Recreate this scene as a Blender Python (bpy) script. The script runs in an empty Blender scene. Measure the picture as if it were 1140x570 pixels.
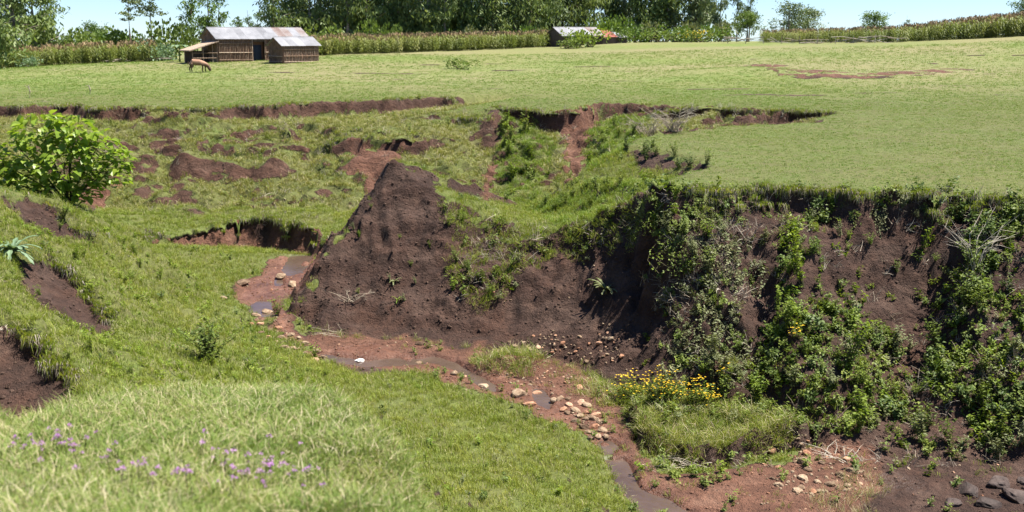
import bpy, bmesh, math, random
import numpy as np
from mathutils import Vector, Matrix, Euler
from mathutils.geometry import delaunay_2d_cdt

# ------------------------------------------------------------------ camera, sky, sun, exposure
scene = bpy.context.scene
COL = scene.collection
R = math.radians
CZ = 10.0                      # eye height; the stream bed lies near z = 0.5
FPX = 1250.0                   # focal length in units of a 1140-wide picture
PITCH = math.atan(245.0 / FPX)
cam = bpy.data.cameras.new("camera")
cam.sensor_width = 36.0
cam.lens = FPX / 1140.0 * 36.0
cam.clip_start = 0.1
cam.clip_end = 9000
cam.dof.use_dof = True
cam.dof.focus_distance = 34
cam.dof.aperture_fstop = 2.2
camo = bpy.data.objects.new("camera", cam)
COL.objects.link(camo)
camo.location = (0, 0, CZ)
camo.rotation_euler = (math.pi / 2 - PITCH, 0, 0)
scene.camera = camo

SUN_EL, SUN_AZ = 65.0, 6.0    # azimuth counted from +X (picture right) towards +Y (away)
world = bpy.data.worlds.new("World")
scene.world = world
world.use_nodes = True
wn = world.node_tree
sky = wn.nodes.new("ShaderNodeTexSky")
sky.sky_type = 'NISHITA'
sky.sun_disc = False
sky.sun_elevation = R(SUN_EL)
sky.sun_rotation = R(90 - SUN_AZ)
sky.altitude = 1900
sky.air_density = 1.0
sky.dust_density = 0.15
sky.ozone_density = 3.0
tint = wn.nodes.new("ShaderNodeMix"); tint.data_type = 'RGBA'; tint.blend_type = 'MULTIPLY'
tint.inputs[0].default_value = 1.0; tint.inputs[7].default_value = (0.76, 0.91, 1.16, 1)
wn.links.new(sky.outputs[0], tint.inputs[6])
wn.links.new(tint.outputs[2], wn.nodes["Background"].inputs[0])
wn.nodes["Background"].inputs[1].default_value = 0.055
sl = bpy.data.lights.new("sun", 'SUN')
sl.energy = 5.0
sl.angle = R(0.53)
sl.color = (1.0, 0.95, 0.86)
so = bpy.data.objects.new("sun", sl)
COL.objects.link(so)
sd = Vector((math.cos(R(SUN_EL)) * math.cos(R(SUN_AZ)), math.cos(R(SUN_EL)) * math.sin(R(SUN_AZ)), math.sin(R(SUN_EL))))
so.rotation_euler = (-sd).to_track_quat('-Z', 'Y').to_euler()
so.location = sd * 60
scene.view_settings.view_transform = 'Standard'
scene.view_settings.look = 'None'
scene.view_settings.exposure = 1.5
scene.view_settings.gamma = 1.0
scene.render.engine = 'CYCLES'

rng = np.random.default_rng(7)
random.seed(7)

# ------------------------------------------------------------------ helpers: rays, noise, tags
cP, sP = math.cos(PITCH), math.sin(PITCH)

def ray(px, py):
    """(x per metre away, z per metre away) of the sight line through a point of the picture"""
    u = (px - 570.0) / FPX
    v = (285.0 - py) / FPX
    Y = cP + v * sP
    return u / Y, (-sP + v * cP) / Y

def P(px, py, d):
    a, b = ray(px, py)
    return (a * d, d, CZ + b * d)

def W(px, d, z):
    return ((px - 570.0) / FPX / 0.97 * d, d, CZ + z)

def PL(px, py):
    a, b = ray(px, py)
    d = 5.0 / (0.02 - b)
    return (a * d, d, CZ + b * d)

def S(px, py, up=0.0):
    a, b = ray(px, py)
    d = (8.2 + 0.07 * 42 - up) / (0.07 - b)
    return (a * d, d, CZ + b * d)

def _hash(ix, iy, iz, seed):
    h = (ix * 374761393 + iy * 668265263 + iz * 2147483647 + seed * 974634877) & 0xFFFFFFFF
    h = ((h ^ (h >> 13)) * 1274126177) & 0xFFFFFFFF
    h = h ^ (h >> 16)
    return (h & 0xFFFFFF) / float(0xFFFFFF)

def vnoise(x, y, z, seed=0):
    x = np.asarray(x, float); y = np.asarray(y, float); z = np.asarray(z, float) + 0 * x
    ix, iy, iz = np.floor(x).astype(np.int64), np.floor(y).astype(np.int64), np.floor(z).astype(np.int64)
    fx, fy, fz = x - ix, y - iy, z - iz
    fx = fx * fx * (3 - 2 * fx); fy = fy * fy * (3 - 2 * fy); fz = fz * fz * (3 - 2 * fz)
    def c(a, b, e): return _hash(ix + a, iy + b, iz + e, seed)
    x00 = c(0,0,0) * (1-fx) + c(1,0,0) * fx
    x10 = c(0,1,0) * (1-fx) + c(1,1,0) * fx
    x01 = c(0,0,1) * (1-fx) + c(1,0,1) * fx
    x11 = c(0,1,1) * (1-fx) + c(1,1,1) * fx
    return ((x00 * (1-fy) + x10 * fy) * (1-fz) + (x01 * (1-fy) + x11 * fy) * fz) * 2 - 1

def fbm(x, y, z, oct=4, seed=0, gain=0.5, ridged=False):
    s = 0.0; a = 1.0; t = 0.0; f = 1.0
    for o in range(oct):
        n = vnoise(x * f + 17.3 * o, y * f - 9.1 * o, z * f + 4.7 * o, seed + o)
        if ridged: n = 1 - 2 * np.abs(n)
        s = s + a * n; t += a; a *= gain; f *= 2.03
    return s / t

def tag(o, label=None, cat=None, group=None, kind=None):
    if label: o["label"] = label
    if cat: o["category"] = cat
    if group: o["group"] = group
    if kind: o["kind"] = kind
    return o

def link(name, mesh, mat=None, parent=None, loc=None, rot=None, scale=None):
    o = bpy.data.objects.new(name, mesh)
    COL.objects.link(o)
    if mat is not None and mesh is not None:
        mesh.materials.clear() if len(mesh.materials) else None
        mesh.materials.append(mat)
    if parent: o.parent = parent
    if loc is not None: o.location = loc
    if rot is not None: o.rotation_euler = rot
    if scale is not None: o.scale = scale if hasattr(scale, '__len__') else (scale,) * 3
    return o

def empty(name, loc=(0, 0, 0), rz=0.0):
    o = bpy.data.objects.new(name, None)
    o.empty_display_size = 0.2
    COL.objects.link(o)
    o.location = loc
    o.rotation_euler = (0, 0, rz)
    return o

def copy_tree(o, parent=None):
    c = o.copy(); COL.objects.link(c)
    if parent: c.parent = parent
    for ch in o.children:
        copy_tree(ch, c)
    return c

# ------------------------------------------------------------------ materials
def new_mat(name):
    m = bpy.data.materials.new(name); m.use_nodes = True
    nt = m.node_tree
    for n in list(nt.nodes): nt.nodes.remove(n)
    out = nt.nodes.new("ShaderNodeOutputMaterial")
    return m, nt, out

class NT:
    """small helper to write node graphs"""
    def __init__(s, nt): s.nt = nt
    def n(s, t, **kw):
        nd = s.nt.nodes.new(t)
        for k, v in kw.items(): setattr(nd, k, v)
        return nd
    def l(s, a, b): s.nt.links.new(a, b)
    def noise(s, scale, detail=4, rough=0.55, vec=None, dist=0.0):
        n = s.n("ShaderNodeTexNoise"); n.inputs["Scale"].default_value = scale
        n.inputs["Detail"].default_value = detail; n.inputs["Roughness"].default_value = rough
        n.inputs["Distortion"].default_value = dist
        if vec is not None: s.l(vec, n.inputs["Vector"])
        return n.outputs["Fac"]
    def ramp(s, fac, stops, interp='LINEAR'):
        r = s.n("ShaderNodeValToRGB"); r.color_ramp.interpolation = interp
        e = r.color_ramp.elements
        while len(e) < len(stops): e.new(0.5)
        for i, (p, c) in enumerate(stops):
            e[i].position = p; e[i].color = (*c, 1) if len(c) == 3 else c
        s.l(fac, r.inputs[0]); return r.outputs[0]
    def mix(s, fac, a, b, blend='MIX'):
        m = s.n("ShaderNodeMix", data_type='RGBA', blend_type=blend)
        for sock, v in ((m.inputs[0], fac), (m.inputs[6], a), (m.inputs[7], b)):
            if hasattr(v, 'is_linked') or hasattr(v, 'links'): s.l(v, sock)
            elif isinstance(v, (int, float)): sock.default_value = v
            else: sock.default_value = (*v, 1) if len(v) == 3 else v
        return m.outputs[2]
    def math(s, op, a, b=None, c=None, clamp=False):
        m = s.n("ShaderNodeMath", operation=op, use_clamp=clamp)
        for sock, v in zip(m.inputs, (a, b, c)):
            if v is None: continue
            if isinstance(v, (int, float)): sock.default_value = v
            else: s.l(v, sock)
        return m.outputs[0]
    def attr(s, name):
        a = s.n("ShaderNodeAttribute", attribute_name=name); return a.outputs["Fac"]
    def pos(s): return s.n("ShaderNodeNewGeometry").outputs["Position"]

def leaf_mat(name, cols, patch=0.35, trans=0.35, rough=0.55, spec=0.3, dry=None):
    """foliage: colour varies by plant, by leaf and over the ground"""
    m, nt, out = new_mat(name); g = NT(nt)
    oi = g.n("ShaderNodeObjectInfo")
    geo = g.n("ShaderNodeNewGeometry")
    r = g.math('ADD', g.math('MULTIPLY', oi.outputs["Random"], 0.5), g.math('MULTIPLY', geo.outputs["Random Per Island"], 0.5))
    nz = g.noise(patch, 3, 0.6, geo.outputs["Position"])
    f = g.math('ADD', g.math('MULTIPLY', r, 0.6), g.math('MULTIPLY', g.math('SUBTRACT', nz, 0.2), 0.65), clamp=True)
    n = len(cols)
    c = g.ramp(f, [(0.08 + 0.84 * i / max(1, n - 1), cols[i]) for i in range(n)])
    p = g.n("ShaderNodeBsdfPrincipled")
    p.inputs["Roughness"].default_value = rough
    p.inputs["Specular IOR Level"].default_value = spec
    g.l(c, p.inputs["Base Color"])
    t = g.n("ShaderNodeBsdfTranslucent")
    tc = g.mix(1.0, c, (1.0, 1.0, 0.55), 'MULTIPLY')
    g.l(tc, t.inputs[0])
    mx = g.n("ShaderNodeMixShader"); mx.inputs[0].default_value = trans
    g.l(p.outputs[0], mx.inputs[1]); g.l(t.outputs[0], mx.inputs[2])
    g.l(mx.outputs[0], out.inputs[0])
    return m

def plain_mat(name, cols, scale=8.0, rough=0.8, bump=0.0, spec=0.3, metal=0.0, stretch=None):
    m, nt, out = new_mat(name); g = NT(nt)
    tc = g.n("ShaderNodeTexCoord"); vec = tc.outputs["Object"]
    if stretch:
        mp = g.n("ShaderNodeMapping"); mp.inputs["Scale"].default_value = stretch
        g.l(vec, mp.inputs[0]); vec = mp.outputs[0]
    oi = g.n("ShaderNodeObjectInfo")
    add = g.n("ShaderNodeVectorMath", operation='ADD'); g.l(vec, add.inputs[0])
    sc = g.n("ShaderNodeVectorMath", operation='SCALE'); g.l(oi.outputs["Location"], sc.inputs[0]); sc.inputs["Scale"].default_value = 3.1
    g.l(sc.outputs[0], add.inputs[1])
    nz = g.noise(scale, 5, 0.62, add.outputs[0])
    f = g.math('ADD', g.math('MULTIPLY', g.math('SUBTRACT', oi.outputs["Random"], 0.5), 0.35), nz)
    n = len(cols)
    c = g.ramp(f, [(0.28 + 0.45 * i / max(1, n - 1), cols[i]) for i in range(n)])
    p = g.n("ShaderNodeBsdfPrincipled")
    p.inputs["Roughness"].default_value = rough; p.inputs["Metallic"].default_value = metal
    p.inputs["Specular IOR Level"].default_value = spec
    g.l(c, p.inputs["Base Color"])
    if bump:
        b = g.n("ShaderNodeBump"); b.inputs["Strength"].default_value = bump; b.inputs["Distance"].default_value = 0.05
        g.l(nz, b.inputs["Height"]); g.l(b.outputs[0], p.inputs["Normal"])
    g.l(p.outputs[0], out.inputs[0])
    return m

def ground_mat():
    m, nt, out = new_mat("ground_earth_and_turf"); g = NT(nt)
    pos = g.pos()
    soil, red, wet, lush, dry = (g.attr(k) for k in ("soil", "red", "wet", "lush", "dry"))
    thatch = g.attr("thatch")
    # turf
    big = g.noise(0.09, 2, 0.6, pos); mid = g.noise(0.9, 3, 0.65, pos); fine = g.noise(14, 2, 0.7, pos)
    t1 = g.ramp(big, [(0.30, (0.072, 0.135, 0.020)), (0.5, (0.112, 0.155, 0.032)), (0.68, (0.165, 0.165, 0.056))])
    t2 = g.ramp(mid, [(0.28, (0.066, 0.118, 0.018)), (0.5, (0.120, 0.160, 0.034)), (0.72, (0.180, 0.182, 0.066))])
    t = g.mix(0.55, t1, t2)
    t = g.mix(g.math('MULTIPLY', dry, g.math('ADD', 0.35, mid), clamp=True), t, (0.185, 0.165, 0.082))
    t = g.mix(g.math('MULTIPLY', lush, 0.75, clamp=True), t, (0.085, 0.150, 0.022))
    t = g.mix(g.math('MULTIPLY', thatch, g.math('ADD', 0.35, mid), clamp=True), t, (0.075, 0.074, 0.024))
    t = g.mix(1.0, t, g.ramp(fine, [(0.3, (0.60, 0.60, 0.58)), (0.7, (1.25, 1.25, 1.2))]), 'MULTIPLY')
    # earth
    n1 = g.noise(1.3, 3, 0.65, pos); n2 = g.noise(6.0, 4, 0.75, pos); n3 = g.noise(34, 2, 0.7, pos)
    e = g.ramp(n1, [(0.3, (0.034, 0.019, 0.014)), (0.55, (0.054, 0.030, 0.022)), (0.75, (0.086, 0.051, 0.037))])
    er = g.ramp(n1, [(0.3, (0.095, 0.044, 0.028)), (0.55, (0.145, 0.070, 0.045)), (0.75, (0.20, 0.110, 0.075))])
    sz = g.n("ShaderNodeSeparateXYZ"); g.l(pos, sz.inputs[0])
    st = g.math('SINE', g.math('ADD', g.math('MULTIPLY', sz.outputs[2], 5.5), g.math('MULTIPLY', n1, 7.0)))
    e = g.mix(g.math('MULTIPLY', g.math('ADD', st, 0.2), 0.35, clamp=True), e, (0.105, 0.067, 0.051))
    e = g.mix(g.ramp(g.noise(0.55, 3, 0.7, pos), [(0.50, (0, 0, 0)), (0.68, (0.75, 0.75, 0.75))]), e, (0.072, 0.036, 0.024))
    e = g.mix(red, e, er)
    e = g.mix(1.0, e, g.ramp(n2, [(0.25, (0.55, 0.55, 0.56)), (0.5, (1, 1, 1)), (0.75, (1.35, 1.32, 1.28))]), 'MULTIPLY')
    e = g.mix(g.math('MULTIPLY', wet, 0.55, clamp=True), e, g.mix(1.0, e, (0.72, 0.62, 0.56), 'MULTIPLY'))
    # ragged border between the two
    ed = g.math('ADD', soil, g.math('MULTIPLY', g.math('SUBTRACT', n2, 0.5), 0.9))
    ed = g.math('ADD', ed, g.math('MULTIPLY', g.math('SUBTRACT', n3, 0.5), 0.4))
    mr = g.n("ShaderNodeMapRange", interpolation_type='SMOOTHSTEP')
    mr.inputs[1].default_value = 0.40; mr.inputs[2].default_value = 0.60
    g.l(ed, mr.inputs[0]); sm = mr.outputs[0]
    c = g.mix(sm, t, e)
    p = g.n("ShaderNodeBsdfPrincipled")
    g.l(c, p.inputs["Base Color"])
    p.inputs["Specular IOR Level"].default_value = 0.25
    g.l(g.math('SUBTRACT', 0.95, g.math('MULTIPLY', wet, 0.55)), p.inputs["Roughness"])
    h = g.math('ADD', g.math('MULTIPLY', n2, 0.13), g.math('MULTIPLY', n3, 0.04))
    h = g.math('MULTIPLY', h, g.math('SUBTRACT', 1.0, g.math('MULTIPLY', wet, 0.6)))
    h = g.math('MULTIPLY', h, g.math('ADD', 0.3, g.math('MULTIPLY', sm, 0.9)))
    b = g.n("ShaderNodeBump"); b.inputs["Strength"].default_value = 1.0; b.inputs["Distance"].default_value = 1.2
    g.l(h, b.inputs["Height"]); g.l(b.outputs[0], p.inputs["Normal"])
    g.l(p.outputs[0], out.inputs[0])
    return m

# ------------------------------------------------------------------ the lie of the land: surveyed points and break lines
pts = []
def line(ps, step=0.6):
    for a, b in zip(ps[:-1], ps[1:]):
        n = max(1, int(math.dist(a, b) / step))
        for i in range(n):
            t = i / n
            pts.append(tuple(a[k] * (1 - t) + b[k] * t for k in range(3)))
    pts.append(ps[-1])
def free(ps): pts.extend(ps)

# field beyond the gully
BOUND = [(-420, 84, 118), (-150, 80, 118), (0, 77, 118), (100, 71, 118), (200, 67, 119), (280, 66, 119), (350, 62, 122), (400, 59, 128), (500, 56, 136), (600, 52, 142),
         (700, 46.5, 148), (800, 46.5, 142), (900, 47, 136), (1000, 46, 132), (1060, 43, 132), (1140, 38.5, 130), (1300, 33, 130), (1560, 26, 130)]
line([P(*b) for b in BOUND], 6)
for px, py, d in BOUND:
    free([(x, y, z) for x, y, z in (P(px, py - 1.5, d + 22), )])
for px in range(-400, 1561, 70):
    k = (px - 570) / 570.0
    free([W(px, 97, -3.05 + 0.42 * k + 0.0 * k), W(px, 84, -3.32 + 0.2 * k), W(px, 72, -3.56)])
# far upper rim and the foot of its scarp:  px, py rim, py foot, metres nearer
RIM1 = [(-420, 124, 131, .5), (-120, 122, 130, .4), (0, 119, 127, .35), (40, 118, 124, .3), (84, 117, 124, .3), (100, 121, 134, .5), (112, 120.5, 146, .9), (125, 120, 149, 1.0), (143, 119.5, 147, .9), (158, 119, 133, .4),
        (163, 126, 131, .3), (200, 128, 131, .4), (222, 126, 131, .3), (238, 123, 132, .4), (260, 120, 131, .45), (300, 119, 132, .5), (340, 115, 130, .5), (380, 114, 127, .5), (430, 112, 123, .4),
        (470, 109, 119, .4), (500, 108, 117, .3), (520, 106, 116, .3), (545, 105, 115, .3), (560, 104, 114, .25), (574, 104, 112, .25), (580, 104, 109, .2)]
RIM2 = [(566, 121, 129, .4), (580, 122, 137, .5), (600, 123.5, 147, .6), (614, 124, 153, .7), (628, 125, 143, .8), (645, 124, 139, .7), (665, 117.5, 133, .6), (690, 116, 127, .4), (720, 118, 129, .4),
        (724, 121, 132, .4), (760, 120, 133, .4), (788, 120, 140, .5), (800, 121, 140, .5), (804, 128, 140, .4), (815, 131, 140, .35), (840, 127, 139, .35), (880, 124, 137, .35), (910, 124, 133, .3), (926, 126.5, 129, .2)]
def scarp(rim, extra=0.0):
    top, foot = [], []
    for k_, (px, py, pf, dd) in enumerate(rim):
        ex = extra * min(1, (len(rim) - 1 - k_) / 3.0)
        t = PL(px, py); top.append(t)
        f = P(px, pf, t[1] - dd * .22); foot.append((f[0], f[1], f[2] - ex))
    line(top, .5); line(foot, .5)
    return top, foot
scarp(RIM1, 0.28); t2, f2 = scarp(RIM2, 0.8)
# tongue of pasture between the two rims
line([PL(584, 104.5), PL(575, 109), PL(552, 115), PL(556, 120), PL(566, 121)], .5)
line([P(572, 110, 66.3), P(548, 117, 60.8), P(552, 124, 57.8)], .5)
# near lip of the crack, and its bed
lip = [PL(926, 128.5), PL(900, 135.5), PL(860, 137.5), PL(820, 139), PL(800, 140.5), PL(785, 143), PL(760, 147), PL(735, 150), PL(716, 153), PL(700, 160)]
line(lip, .5)
line([(x, y + .3, z - 1.5) for x, y, z in lip[1:-2]], .5)
free([P(745, 138, 55.6), P(770, 140, 55.0), P(720, 142, 54.6)])
# small old scarps at the far left of the field
line([PL(-100, 112), PL(0, 112), PL(25, 110), PL(66, 107.5)], .5)
line([P(-100, 114.5, PL(0, 112)[1] - .3), P(0, 114.5, PL(0, 112)[1] - .3), P(25, 113, PL(25, 110)[1] - .3), P(66, 108.5, PL(66, 107.5)[1] - .2)], .5)
# sunken bare patch in the right-hand field
free([P(830, 73, 92), P(850, 80, 88), P(900, 84, 85), P(950, 84, 85)])
# slumped ground below the far rim
for px in (-300, -150, -30, 40):
    free([P(px, 140, 56.5), P(px, 155, 53.5), P(px, 175, 49), P(px, 190, 46)])
for px in (150, 180, 215, 250, 285, 320, 355, 385, 420, 450, 480):
    j = 0.5 * math.sin(px * .11)
    for py, d in ((139, 58.2), (148, 56.9), (168, 54.2), (182, 52.9), (200, 51.3), (215, 50.0)):
        if 380 < px < 450 and 150 < py < 205: continue
        if px > 470 and py > 170: continue
        free([P(px + 6 * math.sin(py), py, d + j * (1 if py < 190 else .3))])
def small_scarp(ps, h, dd=0.25):
    line([P(a, b, c) for a, b, c in ps], .4)
    line([P(a, b + h, c - dd) for a, b, c in ps], .4)
small_scarp([(236, 161, 55.2), (262, 158, 55.4), (290, 156, 55.6), (316, 152, 56.1)], 7)
small_scarp([(322, 144, 57.6), (350, 143, 57.7)], 7)
small_scarp([(388, 157, 54.3), (402, 158, 54.2), (420, 157, 54.2), (445, 161, 53.8)], 13, .35)
small_scarp([(458, 158, 54.3), (470, 148, 55.6), (474, 142, 56.2)], 6)
small_scarp([(480, 128, 60.0), (500, 131, 59.2)], 6)
free([P(385, 195, 51.2), P(405, 196, 51.0), P(430, 190, 51.4), P(390, 180, 52.2), P(415, 180, 52.3), P(440, 178, 52.2)])
# turf terrace behind the stream and its undercut red bank
for px in (110, 150, 200, 250, 300, 350, 400, 430):
    free([P(px, 228, 48.6), P(px, 238, 46.4)])
bank = [(162, 264, 42.2), (200, 259, 43.0), (232, 254, 43.8), (262, 247, 44.6), (300, 246, 44.6), (326, 250, 44.0), (346, 257, 43.2), (360, 266, 42.4)]
line([P(*b) for b in bank], .4)
bf = [9, 15, 21, 28, 32, 34, 30, 22]
line([P(a, b + h, c - .5) for (a, b, c), h in zip(bank, bf)], .4)
# spur, two green slumps and the two washed-out channels of the middle
free([P(470, 150, 56), P(500, 150, 56.3), P(500, 172, 53.8), P(525, 150, 56.6), P(520, 190, 51.6), P(530, 205, 49.8), P(528, 226, 47), P(505, 205, 50), P(530, 170, 54)])
line([(x, y, z - .5) for x, y, z in (P(549, 150, 56.2), P(549, 178, 52.7), P(548, 195, 50.7), P(546, 212, 48.4), P(540, 233, 45.2))], .5)
line([P(560, 133, 57.3), P(575, 134, 57.4), P(592, 146, 56.4), P(612, 160, 55.0)], .5)
free([P(565, 160, 54.9), P(585, 165, 54.4), P(566, 190, 51.9), P(590, 190, 51.9), P(575, 212, 49.2), P(600, 205, 50.2), P(560, 226, 46.4), P(590, 222, 47.2), P(618, 185, 52.4), P(612, 205, 49.8)])
line([(x, y, z - .55) for x, y, z in (P(634, 148, 56.0), P(644, 160, 54), P(643, 175, 52.0), P(638, 190, 50.1), P(630, 203, 48.6), P(600, 232, 44.6), P(560, 240, 43.6))], .5)
free([P(655, 142, 56.0), P(628, 160, 55.2), P(622, 172, 53.9)])
line([P(660, 152, 54.8), P(668, 140, 56), P(690, 130, 56.8), P(712, 132, 56.4), P(725, 138, 55.2)], .5)
free([P(660, 170, 52.9), P(656, 190, 50.6), P(685, 150, 54.2), P(690, 168, 51.6), P(676, 186, 49.6), P(700, 150, 54.0), P(648, 197, 49.4)])
# shaded hollow in the edge of the pasture
line([PL(700, 162), PL(712, 160), PL(740, 167), PL(765, 172), PL(792, 183)], .4)
line([(x, y + .4, z - .55) for x, y, z in (P(694, 184, 40.4), P(715, 189, 39.4), P(745, 190, 38.4), P(772, 188, 37.3))], .4)
line([PL(793, 185), PL(770, 195), PL(745, 203), PL(728, 211), PL(745, 214)], .4)
line([P(760, 193, 36.2), P(735, 199, 36.4), P(712, 205, 36.6)], .4)
# hummock behind the saddle
free([P(690, 202, 38.8), P(665, 203, 40.4), P(640, 208, 41), P(615, 217, 41.4), P(590, 231, 41.2), P(600, 243, 38.6), P(650, 228, 38.8), P(690, 220, 36.9), P(640, 242, 37.8), P(680, 232, 36.2), P(715, 218, 35.0)])
# conical mound and the crest running from it to the pasture
line([P(434, 186, 38.2), P(440, 178, 38.1), P(447, 187, 37.9), P(468, 206, 37.6), P(490, 217, 37.3), P(515, 228, 37), P(540, 237, 36.7), P(580, 248, 36.3), P(620, 253, 35.2), P(660, 244, 34.5), P(700, 230, 33.4), P(725, 219, 32.2)], .4)
line([P(434, 186, 38.2), P(421, 207, 38), P(395, 246, 37.1), P(365, 286, 36), P(345, 316, 35.2), P(326, 345, 34.2)], .4)
free([W(440, 43, -7.5), W(400, 41.5, -7.85), W(372, 40.4, -8.1), W(348, 39.2, -8.3), W(330, 37.4, -8.5), W(480, 43.6, -7.2), W(520, 43.8, -7.0)])
free([P(400, 290, 36), P(440, 250, 36.5), P(440, 300, 35.2), P(480, 300, 35.1), P(520, 290, 34.9), P(380, 320, 35.0), P(400, 342, 34.1), P(460, 345, 33.7), P(520, 345, 33.4), P(480, 250, 36.3), P(430, 215, 37.5),
      P(560, 280, 35.0), P(560, 310, 33.9), P(600, 288, 34.3), P(600, 310, 33.7), P(600, 355, 32.5), P(560, 352, 32.9), P(640, 330, 32.9), P(640, 295, 33.9), P(650, 372, 31.2)])
line([S(326, 350), S(360, 368), S(400, 373), S(450, 376), S(500, 381), S(540, 389), S(600, 398), S(640, 405), S(676, 425), S(700, 440)], .5)
line([P(360, 355, 33.6), P(410, 362, 33.35), P(470, 364, 33.1), P(530, 370, 32.6)], .5)
free([P(545, 247, 36.3), P(570, 260, 35.7), P(600, 269, 34.8), P(640, 267, 34.5), P(675, 254, 33.8), P(705, 241, 32.9)])
# right-hand cliff
RIM3 = [(745, 214), (800, 213), (870, 210), (910, 212), (950, 216), (1060, 217), (1140, 222), (1300, 228), (1560, 236)]
line([PL(*r) for r in RIM3], .4)
line([P(a, b + 26, PL(a, b)[1] - (.22 if 780 < a < 1080 else .6)) for a, b in RIM3], .4)
free([P(690, 262, 33.2), P(706, 260, 32.7), P(700, 310, 31.9), P(655, 305, 33.3), P(655, 345, 32.2), P(700, 360, 30.7), P(712, 402, 29.5), P(752, 258, 31.2), P(755, 332, 29.9), P(752, 402, 28.6), P(726, 320, 31.6), P(728, 370, 30.4)])
free([PL(px, py) for px in range(770, 1561, 60) for py in (118, 126, 134, 142, 150, 165, 180, 195) if not (px < 945 and py < 145) and not (px < 830 and py > 160)])
for px, ds in ((778, (30.7, 29.6, 28.3)), (800, (30.6, 29.1, 27.5)), (850, (30.9, 29.7, 27.9)), (890, (30.3, 28.6, 26.9)), (935, (30.8, 29.2, 27.0)), (985, (30.9, 29.8, 27.8)), (1035, (31.2, 29.9, 27.8)),
               (1090, (30.0, 28.2, 26.4)), (1140, (29.6, 27.8, 26.2)), (1250, (29.6, 27.8, 26.2)), (1560, (29.6, 27.8, 26.2))):
    free([P(px, py, d) for py, d in zip((262, 332, 402), ds)])
line([P(690, 428, 28.9), P(740, 436, 27.7), P(800, 445, 26.8), P(860, 452, 26.4), P(900, 470, 25.8)], .5)
line([P(706, 456, 26.5), P(714, 480, 25.25), P(760, 498, 24.6), P(815, 498, 24.5), P(860, 486, 24.9), P(890, 476, 25.4)], .5)
line([(x, y - .12, z - .5) for x, y, z in (P(704, 458, 26.4), P(712, 482, 25.1), P(758, 500, 24.5), P(815, 500, 24.4), P(862, 488, 24.8), P(893, 477, 25.3))], .4)
line([S(694, 462), S(706, 505), S(745, 528), S(800, 530), S(860, 516), S(900, 498)], .5)
line([S(900, 498), S(950, 506), S(1000, 506), S(1060, 512), S(1140, 515), S(1300, 520), S(1560, 520)], .5)
free([P(930, 455, 25.9), P(1000, 455, 26.2), P(1060, 460, 25.6), P(1140, 465, 25.1), P(1250, 470, 25.0)])
for px in (780, 850, 930, 1010, 1080, 1150, 1300, 1560):
    free([S(px, 545, .05 * math.sin(px)), S(px, 590, .1), S(px, 700, .4)])
# stream bed with its two edges, and the turf bank on this side of it
SL = [(318, 283), (296, 300), (272, 318), (272, 340), (286, 362), (325, 380), (352, 397), (395, 412), (440, 415), (485, 421), (520, 431), (553, 446), (596, 466), (634, 486), (660, 505), (676, 530), (700, 560), (725, 590), (770, 660)]
line([S(*p, .02) for p in SL], .4)
line([P(a - 5, b + 4, S(a, b)[1] - .22) for a, b in SL[4:]], .4)
SR = [(352, 283), (344, 305), (326, 330), (320, 350), (355, 383), (410, 394), (450, 394), (486, 394), (520, 404), (548, 416), (600, 424), (620, 438), (672, 462), (696, 492), (704, 520), (740, 545), (790, 575), (860, 660)]
line([S(*p, .02) for p in SR], .4)
free([S(330, 300, -.1), S(305, 322, -.12), S(300, 345, -.12), S(325, 365, -.05), S(370, 392, -.1), S(420, 402, -.12), S(470, 407, -.14), S(520, 416, -.14), S(560, 432, -.12), S(600, 446, -.1), S(640, 465, -.02), S(680, 500, -.14), S(690, 528, -.15), S(720, 556, -.15), S(780, 610, -.15)])
line([S(530, 406, .12), S(560, 396, .34), S(590, 398, .3), S(600, 410, .15)], .3)     # turf islet
free([P(450, 480, 24), P(560, 485, 24.9), P(500, 540, 20.6), P(600, 540, 21.6), P(650, 560, 20.9), P(550, 575, 19), P(470, 440, 27.2), P(420, 450, 25.8), P(620, 510, 23.4), P(620, 600, 18.6), P(700, 660, 17), P(560, 660, 15.5)])
free([P(250, 400, 26.8), P(330, 402, 28.8), P(300, 430, 25), P(400, 430, 27.4), P(380, 470, 22.8), P(340, 440, 24.4), P(200, 430, 22), P(150, 400, 22.4), P(110, 430, 19.6), P(250, 425, 24), P(280, 380, 30.2), P(250, 365, 31.6)])
# hillside at the left
free([P(-300, 150, 30), P(-120, 178, 30), P(0, 207, 31), P(50, 222, 32.2), P(90, 236, 34.4), P(130, 258, 38.2), P(165, 275, 39.8), P(0, 255, 27.4), P(60, 280, 28.4), P(110, 300, 30.4), P(150, 330, 31.4), P(200, 335, 33.4), P(225, 300, 38),
      P(185, 295, 37.4), P(0, 318, 23.8), P(50, 332, 25), P(100, 355, 25.2), P(60, 372, 22.6), P(130, 385, 24.2), P(-150, 300, 22), P(-300, 300, 21), P(240, 330, 35.4), P(210, 275, 41), P(260, 285, 40.6), P(200, 380, 27.5)])
free([W(-300, 36, -5), W(-60, 37, -6.2), W(20, 38.5, -6.3), W(80, 41, -6.4), W(110, 43, -6.8)])
line([P(-150, 330, 21), P(0, 352, 21.6), (P(36, 362, 21.6)), P(60, 384, 21.0), P(78, 415, 19.8), P(84, 440, 18.8)], .4)
line([P(-150, 430, 19.2), P(0, 450, 19.0), P(30, 455, 18.7), P(60, 465, 18.0)], .4)
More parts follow.
